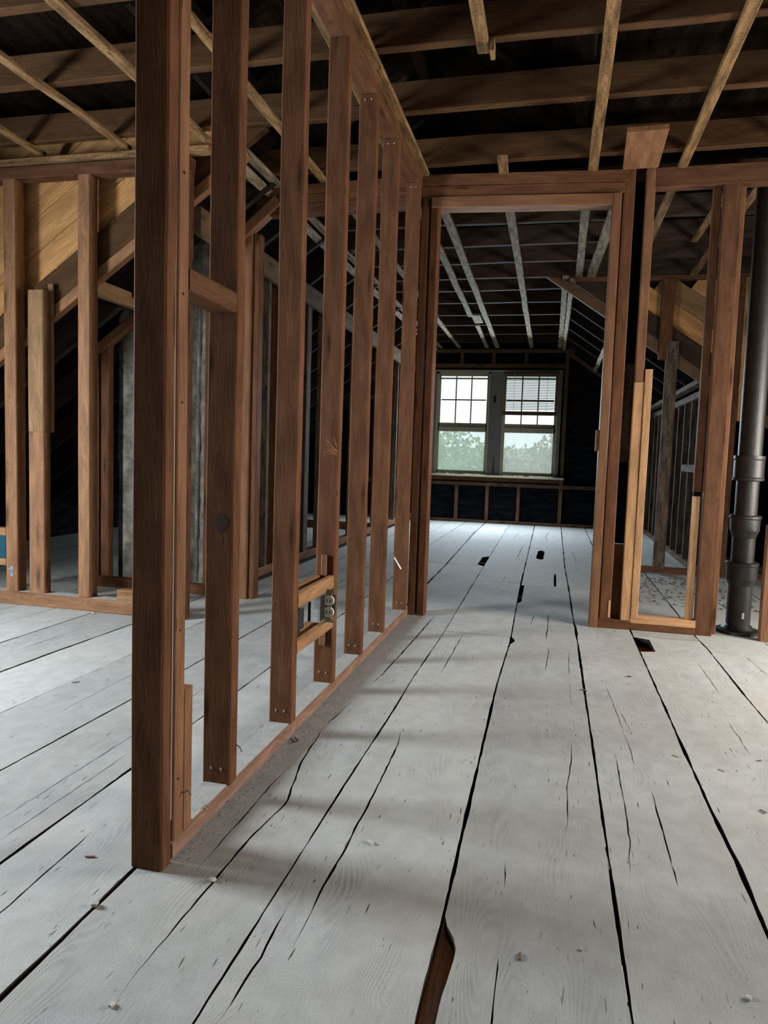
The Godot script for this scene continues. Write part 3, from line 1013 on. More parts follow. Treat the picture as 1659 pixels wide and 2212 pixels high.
func build_far_wall() -> void:
	var w := root("wall_far", Vector3(-0.85, 0, -10.3), "dark board gable wall around the pair of far windows", "board wall", "", "structure")
	var zf := -10.30
	# horizontal sheathing boards, split round the window opening
	var y := 0.0
	while y < 3.3:
		var t := y + 0.198
		if t < 0.69 or y > 2.17:
			bx(w, "wall_board", M.board_black, -4.9, 3.2, y, t, zf - 0.045, zf - 0.02, 0.0, 0.002)
		else:
			bx(w, "wall_board", M.board_black, -4.9, -1.74, y, t, zf - 0.045, zf - 0.02, 0.0, 0.002)
			bx(w, "wall_board", M.board_black, 0.03, 3.2, y, t, zf - 0.045, zf - 0.02, 0.0, 0.002)
		y += 0.2
	bx(w, "wall_board", M.board_black, -1.74, 0.03, 0.6, 0.66, zf - 0.045, zf - 0.02, 0.0, 0.002)
	bx(w, "wall_board", M.board_black, -1.74, 0.03, 2.155, 2.2, zf - 0.045, zf - 0.02, 0.0, 0.002)
	bx(w, "outer_skin", M.board_black, -4.9, -1.745, -0.2, 3.3, zf - 0.08, zf - 0.05, 0.0)
	bx(w, "outer_skin", M.board_black, 0.035, 3.2, -0.2, 3.3, zf - 0.08, zf - 0.05, 0.0)
	bx(w, "outer_skin", M.board_black, -1.745, 0.035, -0.2, 0.66, zf - 0.08, zf - 0.05, 0.0)
	bx(w, "outer_skin", M.board_black, -1.745, 0.035, 2.165, 3.3, zf - 0.08, zf - 0.05, 0.0)
	var f := zf + 0.045
	for s in [[-1.392, -1.342], [-0.947, -0.900], [-0.505, -0.458], [-2.3, -2.25], [-1.84, -1.79]]:
		bx(w, "stud", M.knee_frame, s[0], s[1], 0.04, 0.535, zf - 0.02, f)
	bx(w, "stud", M.knee_frame, 0.076, 0.126, 0.04, 2.43, zf - 0.02, f)
	bx(w, "stud", M.knee_frame, -1.84, -1.79, 0.585, 2.43, zf - 0.02, f)
	bx(w, "rail", M.knee_frame, -2.9, 0.6, 0.535, 0.585, zf - 0.02, f)
	bx(w, "sill_plate", M.knee_frame, -2.9, 1.3, 0.0, 0.04, zf - 0.02, f)
	bx(w, "header", M.knee_frame, -1.80, 0.10, 2.212, 2.268, zf - 0.02, f + 0.004)
	bx(w, "top_plate", M.knee_frame, -1.9, 0.3, 2.428, 2.472, zf - 0.02, f + 0.004)
	for x in [-1.387, -0.937, -0.480]:
		bx(w, "upper_stud", M.knee_frame, x, x + 0.049, 2.268, 2.428, zf - 0.02, f)
	bm(w, "slope_plate", M.knee_frame, Vector3(0.10, 2.43, zf + 0.01), Vector3(1.3, 1.60, zf + 0.01), 0.05, 0.05, Vector3.UP)
	bm(w, "slope_plate", M.knee_frame, Vector3(-1.75, 2.43, zf + 0.01), Vector3(-2.95, 1.60, zf + 0.01), 0.05, 0.05, Vector3.UP)
	bx(w, "apron", M.stain_deep, -1.76, 0.09, 0.60, 0.655, zf + 0.0, zf + 0.02)


# ---------------------------------------------------------------- knee walls of the far room

func build_knee_walls() -> void:
	var l := root("wall_knee_left", Vector3(-2.03, 0, -7.3), "row of dim studs behind the partition under the left slope", "stud wall", "", "structure")
	bx(l, "purlin", M.knee_frame, -1.99, -1.95, 2.10, 2.245, -10.2, -3.65)
	bx(l, "sill_plate", M.stain_pale, -2.07, -2.0, 0.035, 0.095, -10.2, -4.3)
	bx(l, "sill_plate", M.pit, -2.075, -2.01, 0.0, 0.034, -10.2, -4.3)
	var zs := [-4.755, -4.927, -5.565, -5.982, -6.5, -7.0, -7.5, -8.0, -8.5, -9.0, -9.5]
	for k in zs.size():
		var z: float = zs[k]
		bx(l, "stud", M.stain_deep if k % 3 == 1 else M.grey_frame, -2.065, -2.005, 0.095, 2.12, z - 0.10 if k == 2 else z - 0.045, z)
	bx(l, "purlin", M.sheathing_dull, -2.63, -2.58, 1.78, 1.87, -4.22, -3.56)
	var s := bx(l, "tin_plate", M.galvanised, -2.12, -2.11, 0.17, 0.37, -5.60, -5.53, 0.0, 0.001)
	s.set_meta("label", "small grey sheet nailed low on the studs")
	var r := root("wall_knee_right", Vector3(1.24, 0, -8.2), "row of dim studs under the right roof slope, past the doorway", "stud wall", "", "structure")
	bx(r, "top_plate", M.grey_frame, 1.20, 1.28, 1.52, 1.58, -10.2, -6.55)
	bx(r, "top_plate", M.grey_frame, 1.15, 1.23, 1.62, 1.665, -10.2, -6.55)
	bx(r, "sill_plate", M.grey_frame, 1.20, 1.28, 0.0, 0.05, -10.2, -6.55)
	var z := -6.75
	while z > -10.1:
		bx(r, "stud", M.grey_frame, 1.21, 1.275, 0.05, 1.52, z - 0.045, z)
		z -= 0.36
	bx(r, "door_header", M.grey_frame, 1.205, 1.28, 0.86, 0.93, -7.47, -6.79)
	bx(r, "backing_board", M.board_black, 1.30, 1.32, 0.0, 1.6, -10.2, -6.6, 0.0)


# ---------------------------------------------------------------- outer walls that close the attic

func build_outer_walls() -> void:
	var l := root("wall_dormer_left", Vector3(-4.2, 0, -1.0), "outer wall of the left dormer, holding a window, beyond the frame", "wall", "", "structure")
	side_wall(l, -4.2, -4.3, -3.55, 2.3, -2.3, -0.7, 0.7, 1.75)
	var r := root("wall_dormer_right", Vector3(2.9, 0, -2.0), "outer wall of the right dormer, holding a window, beyond the frame", "wall", "", "structure")
	side_wall(r, 2.9, 3.0, -6.5, 2.3, -3.9, -2.3, 0.7, 1.75)
	var b := root("wall_back", Vector3(-0.6, 0, 2.25), "board wall behind the viewer, holding a window", "wall", "", "structure")
	for q in [[-4.3, -0.2, 0.0, 3.4], [1.4, 3.0, 0.0, 3.4], [-0.2, 1.4, 0.0, 0.8], [-0.2, 1.4, 2.1, 3.4]]:
		bx(b, "wall_panel", M.knee_frame, q[0], q[1], q[2] - 0.2, q[3], 2.2, 2.3, 0.0)
	var e := root("wall_eave_left", Vector3(-4.85, 0, -7.0), "low dark eave wall behind the chimney at far left", "wall", "", "structure")
	bx(e, "wall_panel", M.board_black, -4.95, -4.85, -0.2, 1.2, -10.4, -3.5, 0.0)
	bx(e, "wall_panel", M.board_black, -4.95, -4.15, -0.2, 2.8, -3.58, -3.48, 0.0)
	var f := root("wall_eave_right", Vector3(3.15, 0, -8.4), "low dark eave wall at far right under the slope", "wall", "", "structure")
	bx(f, "wall_panel", M.board_black, 3.15, 3.25, -0.2, 1.2, -10.4, -6.4, 0.0)
	bx(f, "wall_panel", M.board_black, 2.85, 3.25, -0.2, 2.8, -6.55, -6.45, 0.0)


func side_wall(w: Node3D, xi: float, xo: float, z0: float, z1: float, wz0: float, wz1: float, wy0: float, wy1: float) -> void:
	for q in [[z0, wz0, -0.2, 2.8], [wz1, z1, -0.2, 2.8], [wz0, wz1, -0.2, wy0], [wz0, wz1, wy1, 2.8]]:
		bx(w, "wall_panel", M.knee_frame, xi, xo, q[2], q[3], q[0], q[1], 0.0)


# ---------------------------------------------------------------- ceiling joists and furring strips

func build_ceiling() -> void:
	var c := root("ceiling", Vector3(-0.8, 2.5, -5.0), "open ceiling of brown joists crossed by narrow nailed furring strips", "ceiling", "", "structure")
	var zs := [1.7, 1.2, 0.7, 0.2, -0.3, -0.8, -1.31, -1.81, -2.32, -2.81, -3.32, -3.92, -4.43, -4.935, -5.43, -5.90, -6.39, -6.84, -7.38, -7.99, -8.59, -9.22, -9.82]
	for z in zs:
		var x0 := -4.2 if z > -3.4 else -1.93
		var x1 := 2.9 if z > -6.45 else 0.33
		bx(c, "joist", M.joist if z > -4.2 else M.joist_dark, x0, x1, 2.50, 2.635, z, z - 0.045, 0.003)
	var fy0 := 2.477
	var fy1 := 2.499
	# [x at near end, x at far end, z near, z far, width, material]
	var rows := [
		[-2.755, -2.785, 2.2, -3.44, 0.05, "furring"], [-2.29, -2.27, 2.2, -3.45, 0.048, "furring"], [-1.82, -1.80, 2.2, -4.02, 0.05, "furring"],
		[-1.37, -1.375, 2.2, -4.02, 0.045, "furring"], [-0.889, -0.91, 2.2, -4.02, 0.045, "furring"], [-0.776, -0.786, 2.2, -4.06, 0.057, "furring"],
		[-0.335, -0.345, 2.2, -2.87, 0.048, "furring"], [-0.345, -0.352, -3.86, -4.08, 0.052, "furring"], [0.117, 0.12, 2.2, -4.08, 0.05, "furring"],
		[0.585, 0.57, 2.2, -6.40, 0.05, "furring"], [1.03, 1.03, 2.2, -6.40, 0.05, "furring"], [1.5, 1.5, 2.2, -6.40, 0.05, "furring"],
		[0.885, 0.87, -4.15, -5.45, 0.045, "furring"],
		[-0.755, -0.86, -4.12, -10.2, 0.056, "furring_grey"], [-0.90, -0.985, -4.12, -7.98, 0.056, "furring_grey"], [-0.966, -1.005, -8.5, -10.2, 0.05, "furring_grey"],
		[-1.34, -1.40, -4.12, -10.2, 0.05, "furring_grey"], [-0.35, -0.392, -4.12, -10.2, 0.056, "furring_grey"], [0.105, 0.118, -4.15, -6.33, 0.055, "furring_grey"],
		[0.012, -0.012, -6.37, -10.2, 0.052, "furring_grey"], [-1.665, -1.665, -3.5, -10.2, 0.055, "furring_grey"], [0.30, 0.22, -4.3, -6.35, 0.07, "furring_grey"],
	]
	for r in rows:
		bm(c, "furring_strip", M[r[5]], Vector3(r[0], (fy0 + fy1) * 0.5, r[2]), Vector3(r[1], (fy0 + fy1) * 0.5, r[3]), r[4], fy1 - fy0, Vector3.RIGHT, 0.003, 0.003)
	# strips on the slopes beside the flat of the ceiling
	var a := atan(PITCH)
	bm(c, "slope_strip", M.furring_grey, Vector3(0.07, 2.455, -6.36), Vector3(0.045, 2.455, -10.2), 0.05, 0.022, Vector3(cos(a), -sin(a), 0), 0.003)
	bm(c, "slope_strip", M.furring_grey, Vector3(-1.73, 2.452, -3.6), Vector3(-1.73, 2.452, -10.2), 0.055, 0.022, Vector3(cos(a), sin(a), 0), 0.003)
	bm(c, "slope_strip", M.furring_grey, Vector3(0.47, 2.165, -8.2), Vector3(0.47, 2.165, -10.2), 0.05, 0.022, Vector3(cos(a), -sin(a), 0), 0.003)
	bm(c, "splice_block", M.furring_grey, Vector3(-0.925, 2.488, -7.9), Vector3(-0.93, 2.488, -8.35), 0.10, 0.022, Vector3.RIGHT, 0.0)
	bm(c, "ceiling_board", M.fir, Vector3(0.362, 2.489, -4.09), Vector3(0.347, 2.489, -3.64), 0.182, 0.022, Vector3.RIGHT, 0.0015)
	bx(c, "end_block", M.furring, -0.318, -0.30, 2.45, 2.499, -2.87, -2.80, 0.0)


# ---------------------------------------------------------------- roof

func roof_y(x: float) -> float:   # underside of the rafters
	return 2.45 + PITCH * (0.885 - absf(x - RX))


func build_roof() -> void:
	var r := root("roof", Vector3(RX, 3.06, -4.0), "dark underside of the gable roof above the joists", "roof", "", "structure")
	var a := atan(PITCH)
	var zs := [1.75, 1.25, 0.75, 0.25, -0.25, -0.75, -1.25, -1.76, -2.27, -2.76, -3.27, -3.87, -4.38, -4.885, -5.38, -5.85, -6.34, -6.79, -7.33, -7.94, -8.54, -9.17, -9.77]
	var slope := Vector3(cos(a), -sin(a), 0)
	for side in [-1.0, 1.0]:
		var dir := Vector3(slope.x * side, slope.y, 0)
		var nrm := Vector3(sin(a) * side, cos(a), 0)
		var apex := Vector3(RX, roof_y(RX), 0)
		for z in zs:
			if absf(z + 6.39) < 0.1 and side > 0 or absf(z + 3.6) < 0.1 and side < 0:
				continue
			z -= 0.12
			var inside: bool = z > -3.4 if side < 0 else z > -6.4
			var L := 0.80 if inside else 4.6
			var p := apex + nrm * 0.075 + Vector3(0, 0, z)
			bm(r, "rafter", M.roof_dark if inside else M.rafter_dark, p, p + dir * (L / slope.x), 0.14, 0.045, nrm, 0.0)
		# sheathing boards along the roof
		var s := 0.0
		while s < 5.4:
			var mid := s + 0.12
			var zn := 2.3 if mid * slope.x < 0.80 else (-3.59 if side < 0 else -6.5)
			var p := apex + nrm * 0.16 + dir * mid
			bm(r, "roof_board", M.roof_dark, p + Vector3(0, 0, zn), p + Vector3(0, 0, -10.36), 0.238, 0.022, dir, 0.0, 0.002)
			if s < 0.001:
				pass
			s += 0.24
		var q0 := apex + nrm * 0.18
		var near := 2.3
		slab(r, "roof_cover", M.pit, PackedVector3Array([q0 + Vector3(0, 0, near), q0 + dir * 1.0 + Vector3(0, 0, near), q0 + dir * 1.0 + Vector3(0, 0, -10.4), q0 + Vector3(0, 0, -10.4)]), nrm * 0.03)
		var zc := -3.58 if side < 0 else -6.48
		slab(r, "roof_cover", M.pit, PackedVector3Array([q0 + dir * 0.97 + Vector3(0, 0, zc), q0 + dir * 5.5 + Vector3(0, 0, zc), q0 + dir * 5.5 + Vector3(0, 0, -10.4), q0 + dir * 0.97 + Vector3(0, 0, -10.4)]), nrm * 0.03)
	bx(r, "ridge_board", M.roof_dark, RX - 0.02, RX + 0.02, 2.95, 3.22, -10.3, 2.2, 0.0)
	bx(r, "ridge_cap", M.pit, RX - 0.3, RX + 0.3, 3.235, 3.30, -10.4, 2.35, 0.0)
	# flat shed roofs of the two dormers
	bx(r, "dormer_roof", M.roof_dark, -4.4, -1.50, 2.72, 2.78, -3.62, 2.3, 0.0)
	bx(r, "dormer_roof", M.roof_dark, -0.10, 3.05, 2.72, 2.78, -6.52, 2.3, 0.0)


# ---------------------------------------------------------------- windows

func window(idx: int, x0: float, x1: float, glass_x0: float, glass_x1: float, label: String) -> void:
	var zf := -10.30
	var w := root("window_%d" % idx, Vector3((x0 + x1) * 0.5, 0.69, zf), label, "window", "", "structure")
	var y0 := 0.69
	var y1 := 2.155
	bx(w, "frame", M.paint_cream, x0, x0 + 0.045, y0, y1, zf - 0.04, zf + 0.05, 0.0)
	bx(w, "frame", M.paint_cream, x1 - 0.03, x1, y0, y1, zf - 0.04, zf + 0.05, 0.0)
	bx(w, "frame", M.paint_cream, x0, x1, y1 - 0.035, y1, zf - 0.04, zf + 0.05, 0.0)
	# upper sash, set back
	var u := Node3D.new()
	u.name = "upper_sash"
	u.position = Vector3(0, 1.02, -0.01)
	w.add_child(u)
	var z := zf - 0.015
	bx(u, "sash_rail", M.paint_cream, glass_x0 - 0.04, glass_x1 + 0.04, 2.052, 2.075, z - 0.016, z + 0.016, 0.0)
	bx(u, "sash_rail", M.paint_cream, glass_x0 - 0.04, glass_x1 + 0.04, 2.095, 2.121, z - 0.016, z + 0.016, 0.0)
	bx(u, "sash_rail", M.paint_cream, glass_x0 - 0.04, glass_x1 + 0.04, 1.369, 1.428, z - 0.016, z + 0.016, 0.0)
	bx(u, "sash_stile", M.paint_cream, glass_x0 - 0.045, glass_x0, 1.369, 2.121, z - 0.016, z + 0.016, 0.0)
	bx(u, "sash_stile", M.paint_cream, glass_x1, glass_x1 + 0.045, 1.369, 2.121, z - 0.016, z + 0.016, 0.0)
	var gw := (glass_x1 - glass_x0) / 3.0
	for k in [1, 2]:
		bx(u, "muntin", M.paint_cream, glass_x0 + gw * k - 0.009, glass_x0 + gw * k + 0.009, 1.428, 2.10, z - 0.012, z + 0.012, 0.0)
	for k in 3:
		bx(u, "muntin", M.paint_cream, glass_x0 + gw * k + 0.009, glass_x0 + gw * (k + 1) - 0.009, 1.749, 1.768, z - 0.012, z + 0.012, 0.0)
		for q in [[1.428, 1.749], [1.768, 2.052]]:
			bx(u, "pane", M.glass, glass_x0 + gw * k + 0.009, glass_x0 + gw * (k + 1) - 0.009, q[0], q[1], z - 0.002, z + 0.001, 0.0, 0.0002)
	var lo := Node3D.new()
	lo.name = "lower_sash"
	lo.position = Vector3(0, 0.04, 0.02)
	w.add_child(lo)
	z = zf + 0.02
	bx(lo, "sash_rail", M.paint_cream, glass_x0 - 0.04, glass_x1 + 0.04, 1.303, 1.369, z - 0.016, z + 0.016, 0.0)
	bx(lo, "sash_rail", M.paint_cream, glass_x0 - 0.04, glass_x1 + 0.04, 0.70, 0.745, z - 0.016, z + 0.016, 0.0)
	bx(lo, "sash_stile", M.paint_cream, glass_x0 - 0.035, glass_x0, 0.70, 1.369, z - 0.016, z + 0.016, 0.0)
	bx(lo, "sash_stile", M.paint_cream, glass_x1, glass_x1 + 0.035, 0.70, 1.369, z - 0.016, z + 0.016, 0.0)
	var p := bx(lo, "wet_pane", M.wet, glass_x0, glass_x1, 0.745, 1.303, z - 0.002, z + 0.001, 0.0, 0.0002)
	p.set_meta("label", "rain-spotted lower pane")
	lathe(lo, "sash_lock", M.nail_steel, [Vector2(0.0001, 0.02), Vector2(0.008, 0.016), Vector2(0.016, 0.004), Vector2(0.016, 0.0)], Vector3((glass_x0 + glass_x1) * 0.5, 1.369, z), 12)
	bx(w, "pull_tab", M.nail_steel, (x0 + x1) * 0.5 - 0.05, (x0 + x1) * 0.5 + 0.03, 0.692, 0.700, zf + 0.05, zf + 0.066, 0.0)


func build_windows() -> void:
	window(1, -1.718, -0.94, -1.655, -0.990, "far sash window, left of the pair, without a blind")
	window(2, -0.763, 0.012, -0.722, -0.042, "far sash window, right of the pair, half covered by a blind")
	var t := root("trim_1", Vector3(-0.85, 0.66, -10.28), "pale window stool and grey mullion joining the two far windows", "window trim", "", "structure")
	bx(t, "mullion", M.paint_grey, -0.94, -0.763, 0.69, 2.156, -10.33, -10.245, 0.0)
	bx(t, "weight_pocket", M.grey_frame, -0.865, -0.838, 0.71, 0.95, -10.245, -10.242, 0.0, 0.001)
	bx(t, "hardware_plate", M.bakelite, -0.885, -0.855, 1.72, 1.82, -10.245, -10.24, 0.0, 0.001)
	bx(t, "window_stool", M.paint_cream, -1.79, 0.13, 0.662, 0.69, -10.33, -10.18, 0.0)
	bx(t, "head_casing", M.paint_cream, -1.73, 0.02, 2.156, 2.178, -10.32, -10.24, 0.0)
	bx(t, "side_casing", M.paint_grey, -1.75, -1.718, 0.69, 2.18, -10.32, -10.25, 0.0)
	bx(t, "side_casing", M.paint_grey, 0.012, 0.05, 0.69, 2.18, -10.32, -10.25, 0.0)
	var b := root("window_blind", Vector3(-0.375, 1.54, -10.21), "brown slatted blind half lowered over the right far window", "blind")
	var bz := -10.212
	bx(b, "head_rail", M.blind_brown, -0.745, -0.005, 2.115, 2.15, bz - 0.02, bz + 0.015, 0.0)
	var n := 22
	for k in n:
		var y := 2.095 - k * 0.0222
		bm(b, "slat", M.blind_brown, Vector3(-0.745, y, bz), Vector3(-0.005, y, bz), 0.0012, 0.024, Vector3(0, 1, -0.36), 0.0, 0.0003)
	bx(b, "bottom_stack", M.blind_brown, -0.752, 0.002, 1.548, 1.602, bz - 0.014, bz + 0.014, 0.0)
	for x in [-0.60, -0.15]:
		bx(b, "ladder_cord", M.cord_white, x - 0.0025, x + 0.0025, 1.60, 2.115, bz + 0.014, bz + 0.0165, 0.0, 0.0005)
	# windows outside the frame, which let the daylight in
	for q in [[3, -4.25, -1.5, "sash window in the left dormer, beyond the frame"], [4, 2.95, -3.1, "sash window in the right dormer, beyond the frame"]]:
		var w := root("window_%d" % q[0], Vector3(q[1], 0.7, q[2]), q[3], "window", "", "structure")
		for zz in [-0.79, -0.01, 0.77]:
			bx(w, "frame", M.paint_cream, q[1] - 0.03, q[1] + 0.03, 0.7, 1.75, q[2] + zz - 0.01, q[2] + zz + 0.03, 0.0)
		for yy in [0.7, 1.22, 1.72]:
			bx(w, "frame", M.paint_cream, q[1] - 0.03, q[1] + 0.03, yy, yy + 0.03, q[2] - 0.8, q[2] + 0.8, 0.0)
		for k in 2:
			bx(w, "pane", M.glass, q[1] - 0.002, q[1] + 0.002, 0.73, 1.72, q[2] - 0.78 + 0.79 * k, q[2] - 0.01 + 0.79 * k, 0.0, 0.0002)
	var w5 := root("window_5", Vector3(0.6, 0.8, 2.25), "sash window in the wall behind the viewer", "window", "", "structure")
	for xx in [-0.2, 0.58, 1.37]:
		bx(w5, "frame", M.paint_cream, xx, xx + 0.03, 0.8, 2.1, 2.22, 2.28, 0.0)
	for k in 2:
		bx(w5, "pane", M.glass, -0.17 + 0.78 * k, 0.58 + 0.78 * k, 0.8, 2.1, 2.248, 2.252, 0.0, 0.0002)


# ---------------------------------------------------------------- chimney, pipe

func build_chimney() -> void:
	var c := root("chimney", Vector3(-2.5, 0, -4.75), "rough grey plastered chimney breast behind the left studs", "chimney")
	var st := SurfaceTool.new()
	st.begin(Mesh.PRIMITIVE_TRIANGLES)
	var x0 := -2.905
	var x1 := -2.13
	var z0 := -4.262
	var z1 := -4.98
	var ring := func(y: float) -> PackedVector3Array:
		var out := PackedVector3Array()
		var per := [Vector2(x0, z1), Vector2(x0, z0 - 0.06), Vector2(x0 + 0.055, z0 - 0.03), Vector2(x0 + 0.075, z0), Vector2(x1 - 0.02, z0), Vector2(x1, z0 - 0.03), Vector2(x1, z1)]
		for i in per.size() - 1:
			var n := 12 if i in [3] else 5
			for k in n:
				var p: Vector2 = per[i].lerp(per[i + 1], float(k) / n)
				var d := wiggle.get_noise_3d(p.x * 7.0, y * 5.0, p.y * 7.0) * 0.014 + wiggle.get_noise_3d(p.x * 26.0, y * 18.0, p.y * 26.0) * 0.006
				out.append(Vector3(p.x + d, y, p.y + d))
		out.append(Vector3(x1, y, z1))
		return out
	var ny := 70
	for i in ny:
		var ya := 2.7 * i / ny
		var yb := 2.7 * (i + 1) / ny
		var A: PackedVector3Array = ring.call(ya)
		var B: PackedVector3Array = ring.call(yb)
		for k in A.size() - 1:
			var n := (A[k + 1] - A[k]).cross(B[k] - A[k]).normalized()
			quad(st, A[k] - c.position, A[k + 1] - c.position, B[k + 1] - c.position, B[k] - c.position, n, Vector2(A[k].x - A[k].z, ya), Vector2(A[k + 1].x - A[k + 1].z, ya), Vector2(A[k + 1].x - A[k + 1].z, yb), Vector2(A[k].x - A[k].z, yb))
	st.index()
	st.generate_normals()
	st.set_material(M.plaster)
	put(c, "breast", st.commit())
	# plaster runs left where boards once met it
	for x in [-2.275]:
		bx(c, "mortar_ridge", M.plaster, x - 0.012, x + 0.012, 0.05, 2.4, z0 - 0.01, z0 + 0.012, 0.006, 0.006)


func build_pipe() -> void:
	var p := root("soil_pipe", Vector3(1.04, 0, -4.275), "black cast iron soil pipe with bell joints at the right edge", "pipe")
	var at := p.position
	var seg := func(y0: float, y1: float, r: float) -> void:
		lathe(p, "pipe_length", M.iron, [Vector2(r, y0), Vector2(r, y1)], at, 40, 0.0008)
	seg.call(0.0, 0.30, 0.062)
	seg.call(0.38, 0.57, 0.059)
	seg.call(0.64, 0.86, 0.058)
	seg.call(0.96, 2.475, 0.061)
	for q in [[0.275, 0.40, 0.083], [0.545, 0.66, 0.079]]:
		var y0: float = q[0]
		var y1: float = q[1]
		var r: float = q[2]
		lathe(p, "bell_hub", M.iron, [Vector2(0.060, y0 - 0.012), Vector2(r - 0.010, y0 + 0.016), Vector2(r - 0.004, y0 + 0.030), Vector2(r - 0.002, y1 - 0.024), Vector2(r + 0.003, y1 - 0.018), Vector2(r + 0.003, y1 - 0.006), Vector2(r - 0.004, y1), Vector2(0.058, y1)], at, 40, 0.0008)
	lathe(p, "bell_hub", M.iron, [Vector2(0.058, 0.845), Vector2(0.079, 0.85), Vector2(0.081, 0.862), Vector2(0.077, 0.868), Vector2(0.077, 0.96), Vector2(0.080, 0.968), Vector2(0.079, 0.985), Vector2(0.06, 0.985)], at, 40, 0.0008)
	var fl := lathe(p, "floor_flange", M.iron, [Vector2(0.112, 0.0), Vector2(0.112, 0.018), Vector2(0.085, 0.026), Vector2(0.066, 0.045), Vector2(0.061, 0.05)], at, 40, 0.003)
	fl.set_meta("label", "flared iron flange on the floor")
	bx(p, "paint_fleck", M.chip_pale, 1.043, 1.055, 0.088, 0.122, -4.2145, -4.2115, 0.001, 0.0005)


# ---------------------------------------------------------------- outlet

func build_outlet() -> void:
	var o := root("duplex_outlet", Vector3(-0.785, 0.362, -2.46), "old ivory duplex outlet hanging from its metal box between the rails", "outlet")
	var x1 := -0.792
	# open galvanised box, its mouth towards the doorway side
	bx(o, "box_side", M.galvanised, x1 - 0.034, x1, 0.315, 0.410, -2.395, -2.3935, 0.0, 0.0005)
	bx(o, "box_side", M.galvanised, x1 - 0.045, x1, 0.315, 0.410, -2.452, -2.4505, 0.0, 0.0005)
	bx(o, "box_side", M.galvanised, x1 - 0.045, x1, 0.410, 0.4115, -2.452, -2.3935, 0.0, 0.0005)
	bx(o, "box_side", M.galvanised, x1 - 0.045, x1, 0.3135, 0.315, -2.452, -2.3935, 0.0, 0.0005)
	bx(o, "box_shade_fill", M.pit, x1 - 0.044, x1 - 0.003, 0.3155, 0.4095, -2.450, -2.396, 0.0, 0.0005)  # solid black filling, paints the shade inside the open box
	bx(o, "box_back", M.galvanised, x1 - 0.047, x1 - 0.045, 0.3135, 0.4115, -2.452, -2.3935, 0.0, 0.0005)
	# receptacle pulled out and turned towards the viewer
	var f := Node3D.new()
	f.name = "receptacle"
	f.position = Vector3(0.006, 0, 0)
	o.add_child(f)
	var R := f
	bx(R, "yoke", M.nail_steel, -0.779 - 0.010, -0.779 + 0.010, 0.302, 0.424, -2.462, -2.460, 0.0, 0.0005)
	bx(R, "body", M.bakelite, -0.779 - 0.017, -0.779 + 0.017, 0.327, 0.399, -2.488, -2.462, 0.0, 0.003)
	for y in [0.384, 0.341]:
		var pts := PackedVector2Array()
		for k in 28:
			var t := TAU * k / 28.0
			pts.append(Vector2(0.0195 * cos(t), clampf(0.0195 * sin(t), -0.0175, 0.0175)))
		var face := prism(R, "socket_face", M.ivory, pts, 0.009, Basis(), Vector3(-0.779, y, -2.4565))
		face.set_meta("label", "ivory socket face with two slots")
	for y in [0.384, 0.341]:
		for dx in [-0.0062, 0.0062]:
			bx(R, "slot", M.pit, -0.779 + dx - 0.0017, -0.779 + dx + 0.0017, y - 0.0058, y + 0.0058, -2.4525, -2.4516, 0.0, 0.0002)
	for y in [0.412, 0.314]:
		for dx in [-0.013, 0.0, 0.013]:
			lathe(R, "plaster_ear", M.nail_steel, [Vector2(0.0025, 0.0), Vector2(0.0075, 0.0), Vector2(0.0075, 0.0018), Vector2(0.0025, 0.0018)], Vector3(-0.779 + dx, y + (0.005 if dx != 0.0 else 0.0) * (1 if y > 0.36 else -1), -2.4605), 14).rotation.x = PI / 2
	lathe(R, "screw", M.nail_steel, [Vector2(0.0001, 0.003), Vector2(0.003, 0.002), Vector2(0.0035, 0.0)], Vector3(-0.779, 0.3625, -2.4615), 10).rotation.x = PI / 2
	f.rotation.y = 0.0
	var j := root("junction_box", Vector3(-0.80, 0.36, -2.2), "small black junction box on the stud left of the outlet", "electric box")
	bx(j, "body", M.bakelite, -0.845, -0.800, 0.318, 0.408, -2.222, -2.161, 0.0, 0.006)
	bx(j, "cover_flange", M.iron_black, -0.802, -0.797, 0.330, 0.400, -2.240, -2.165, 0.0, 0.002)


# ---------------------------------------------------------------- small things

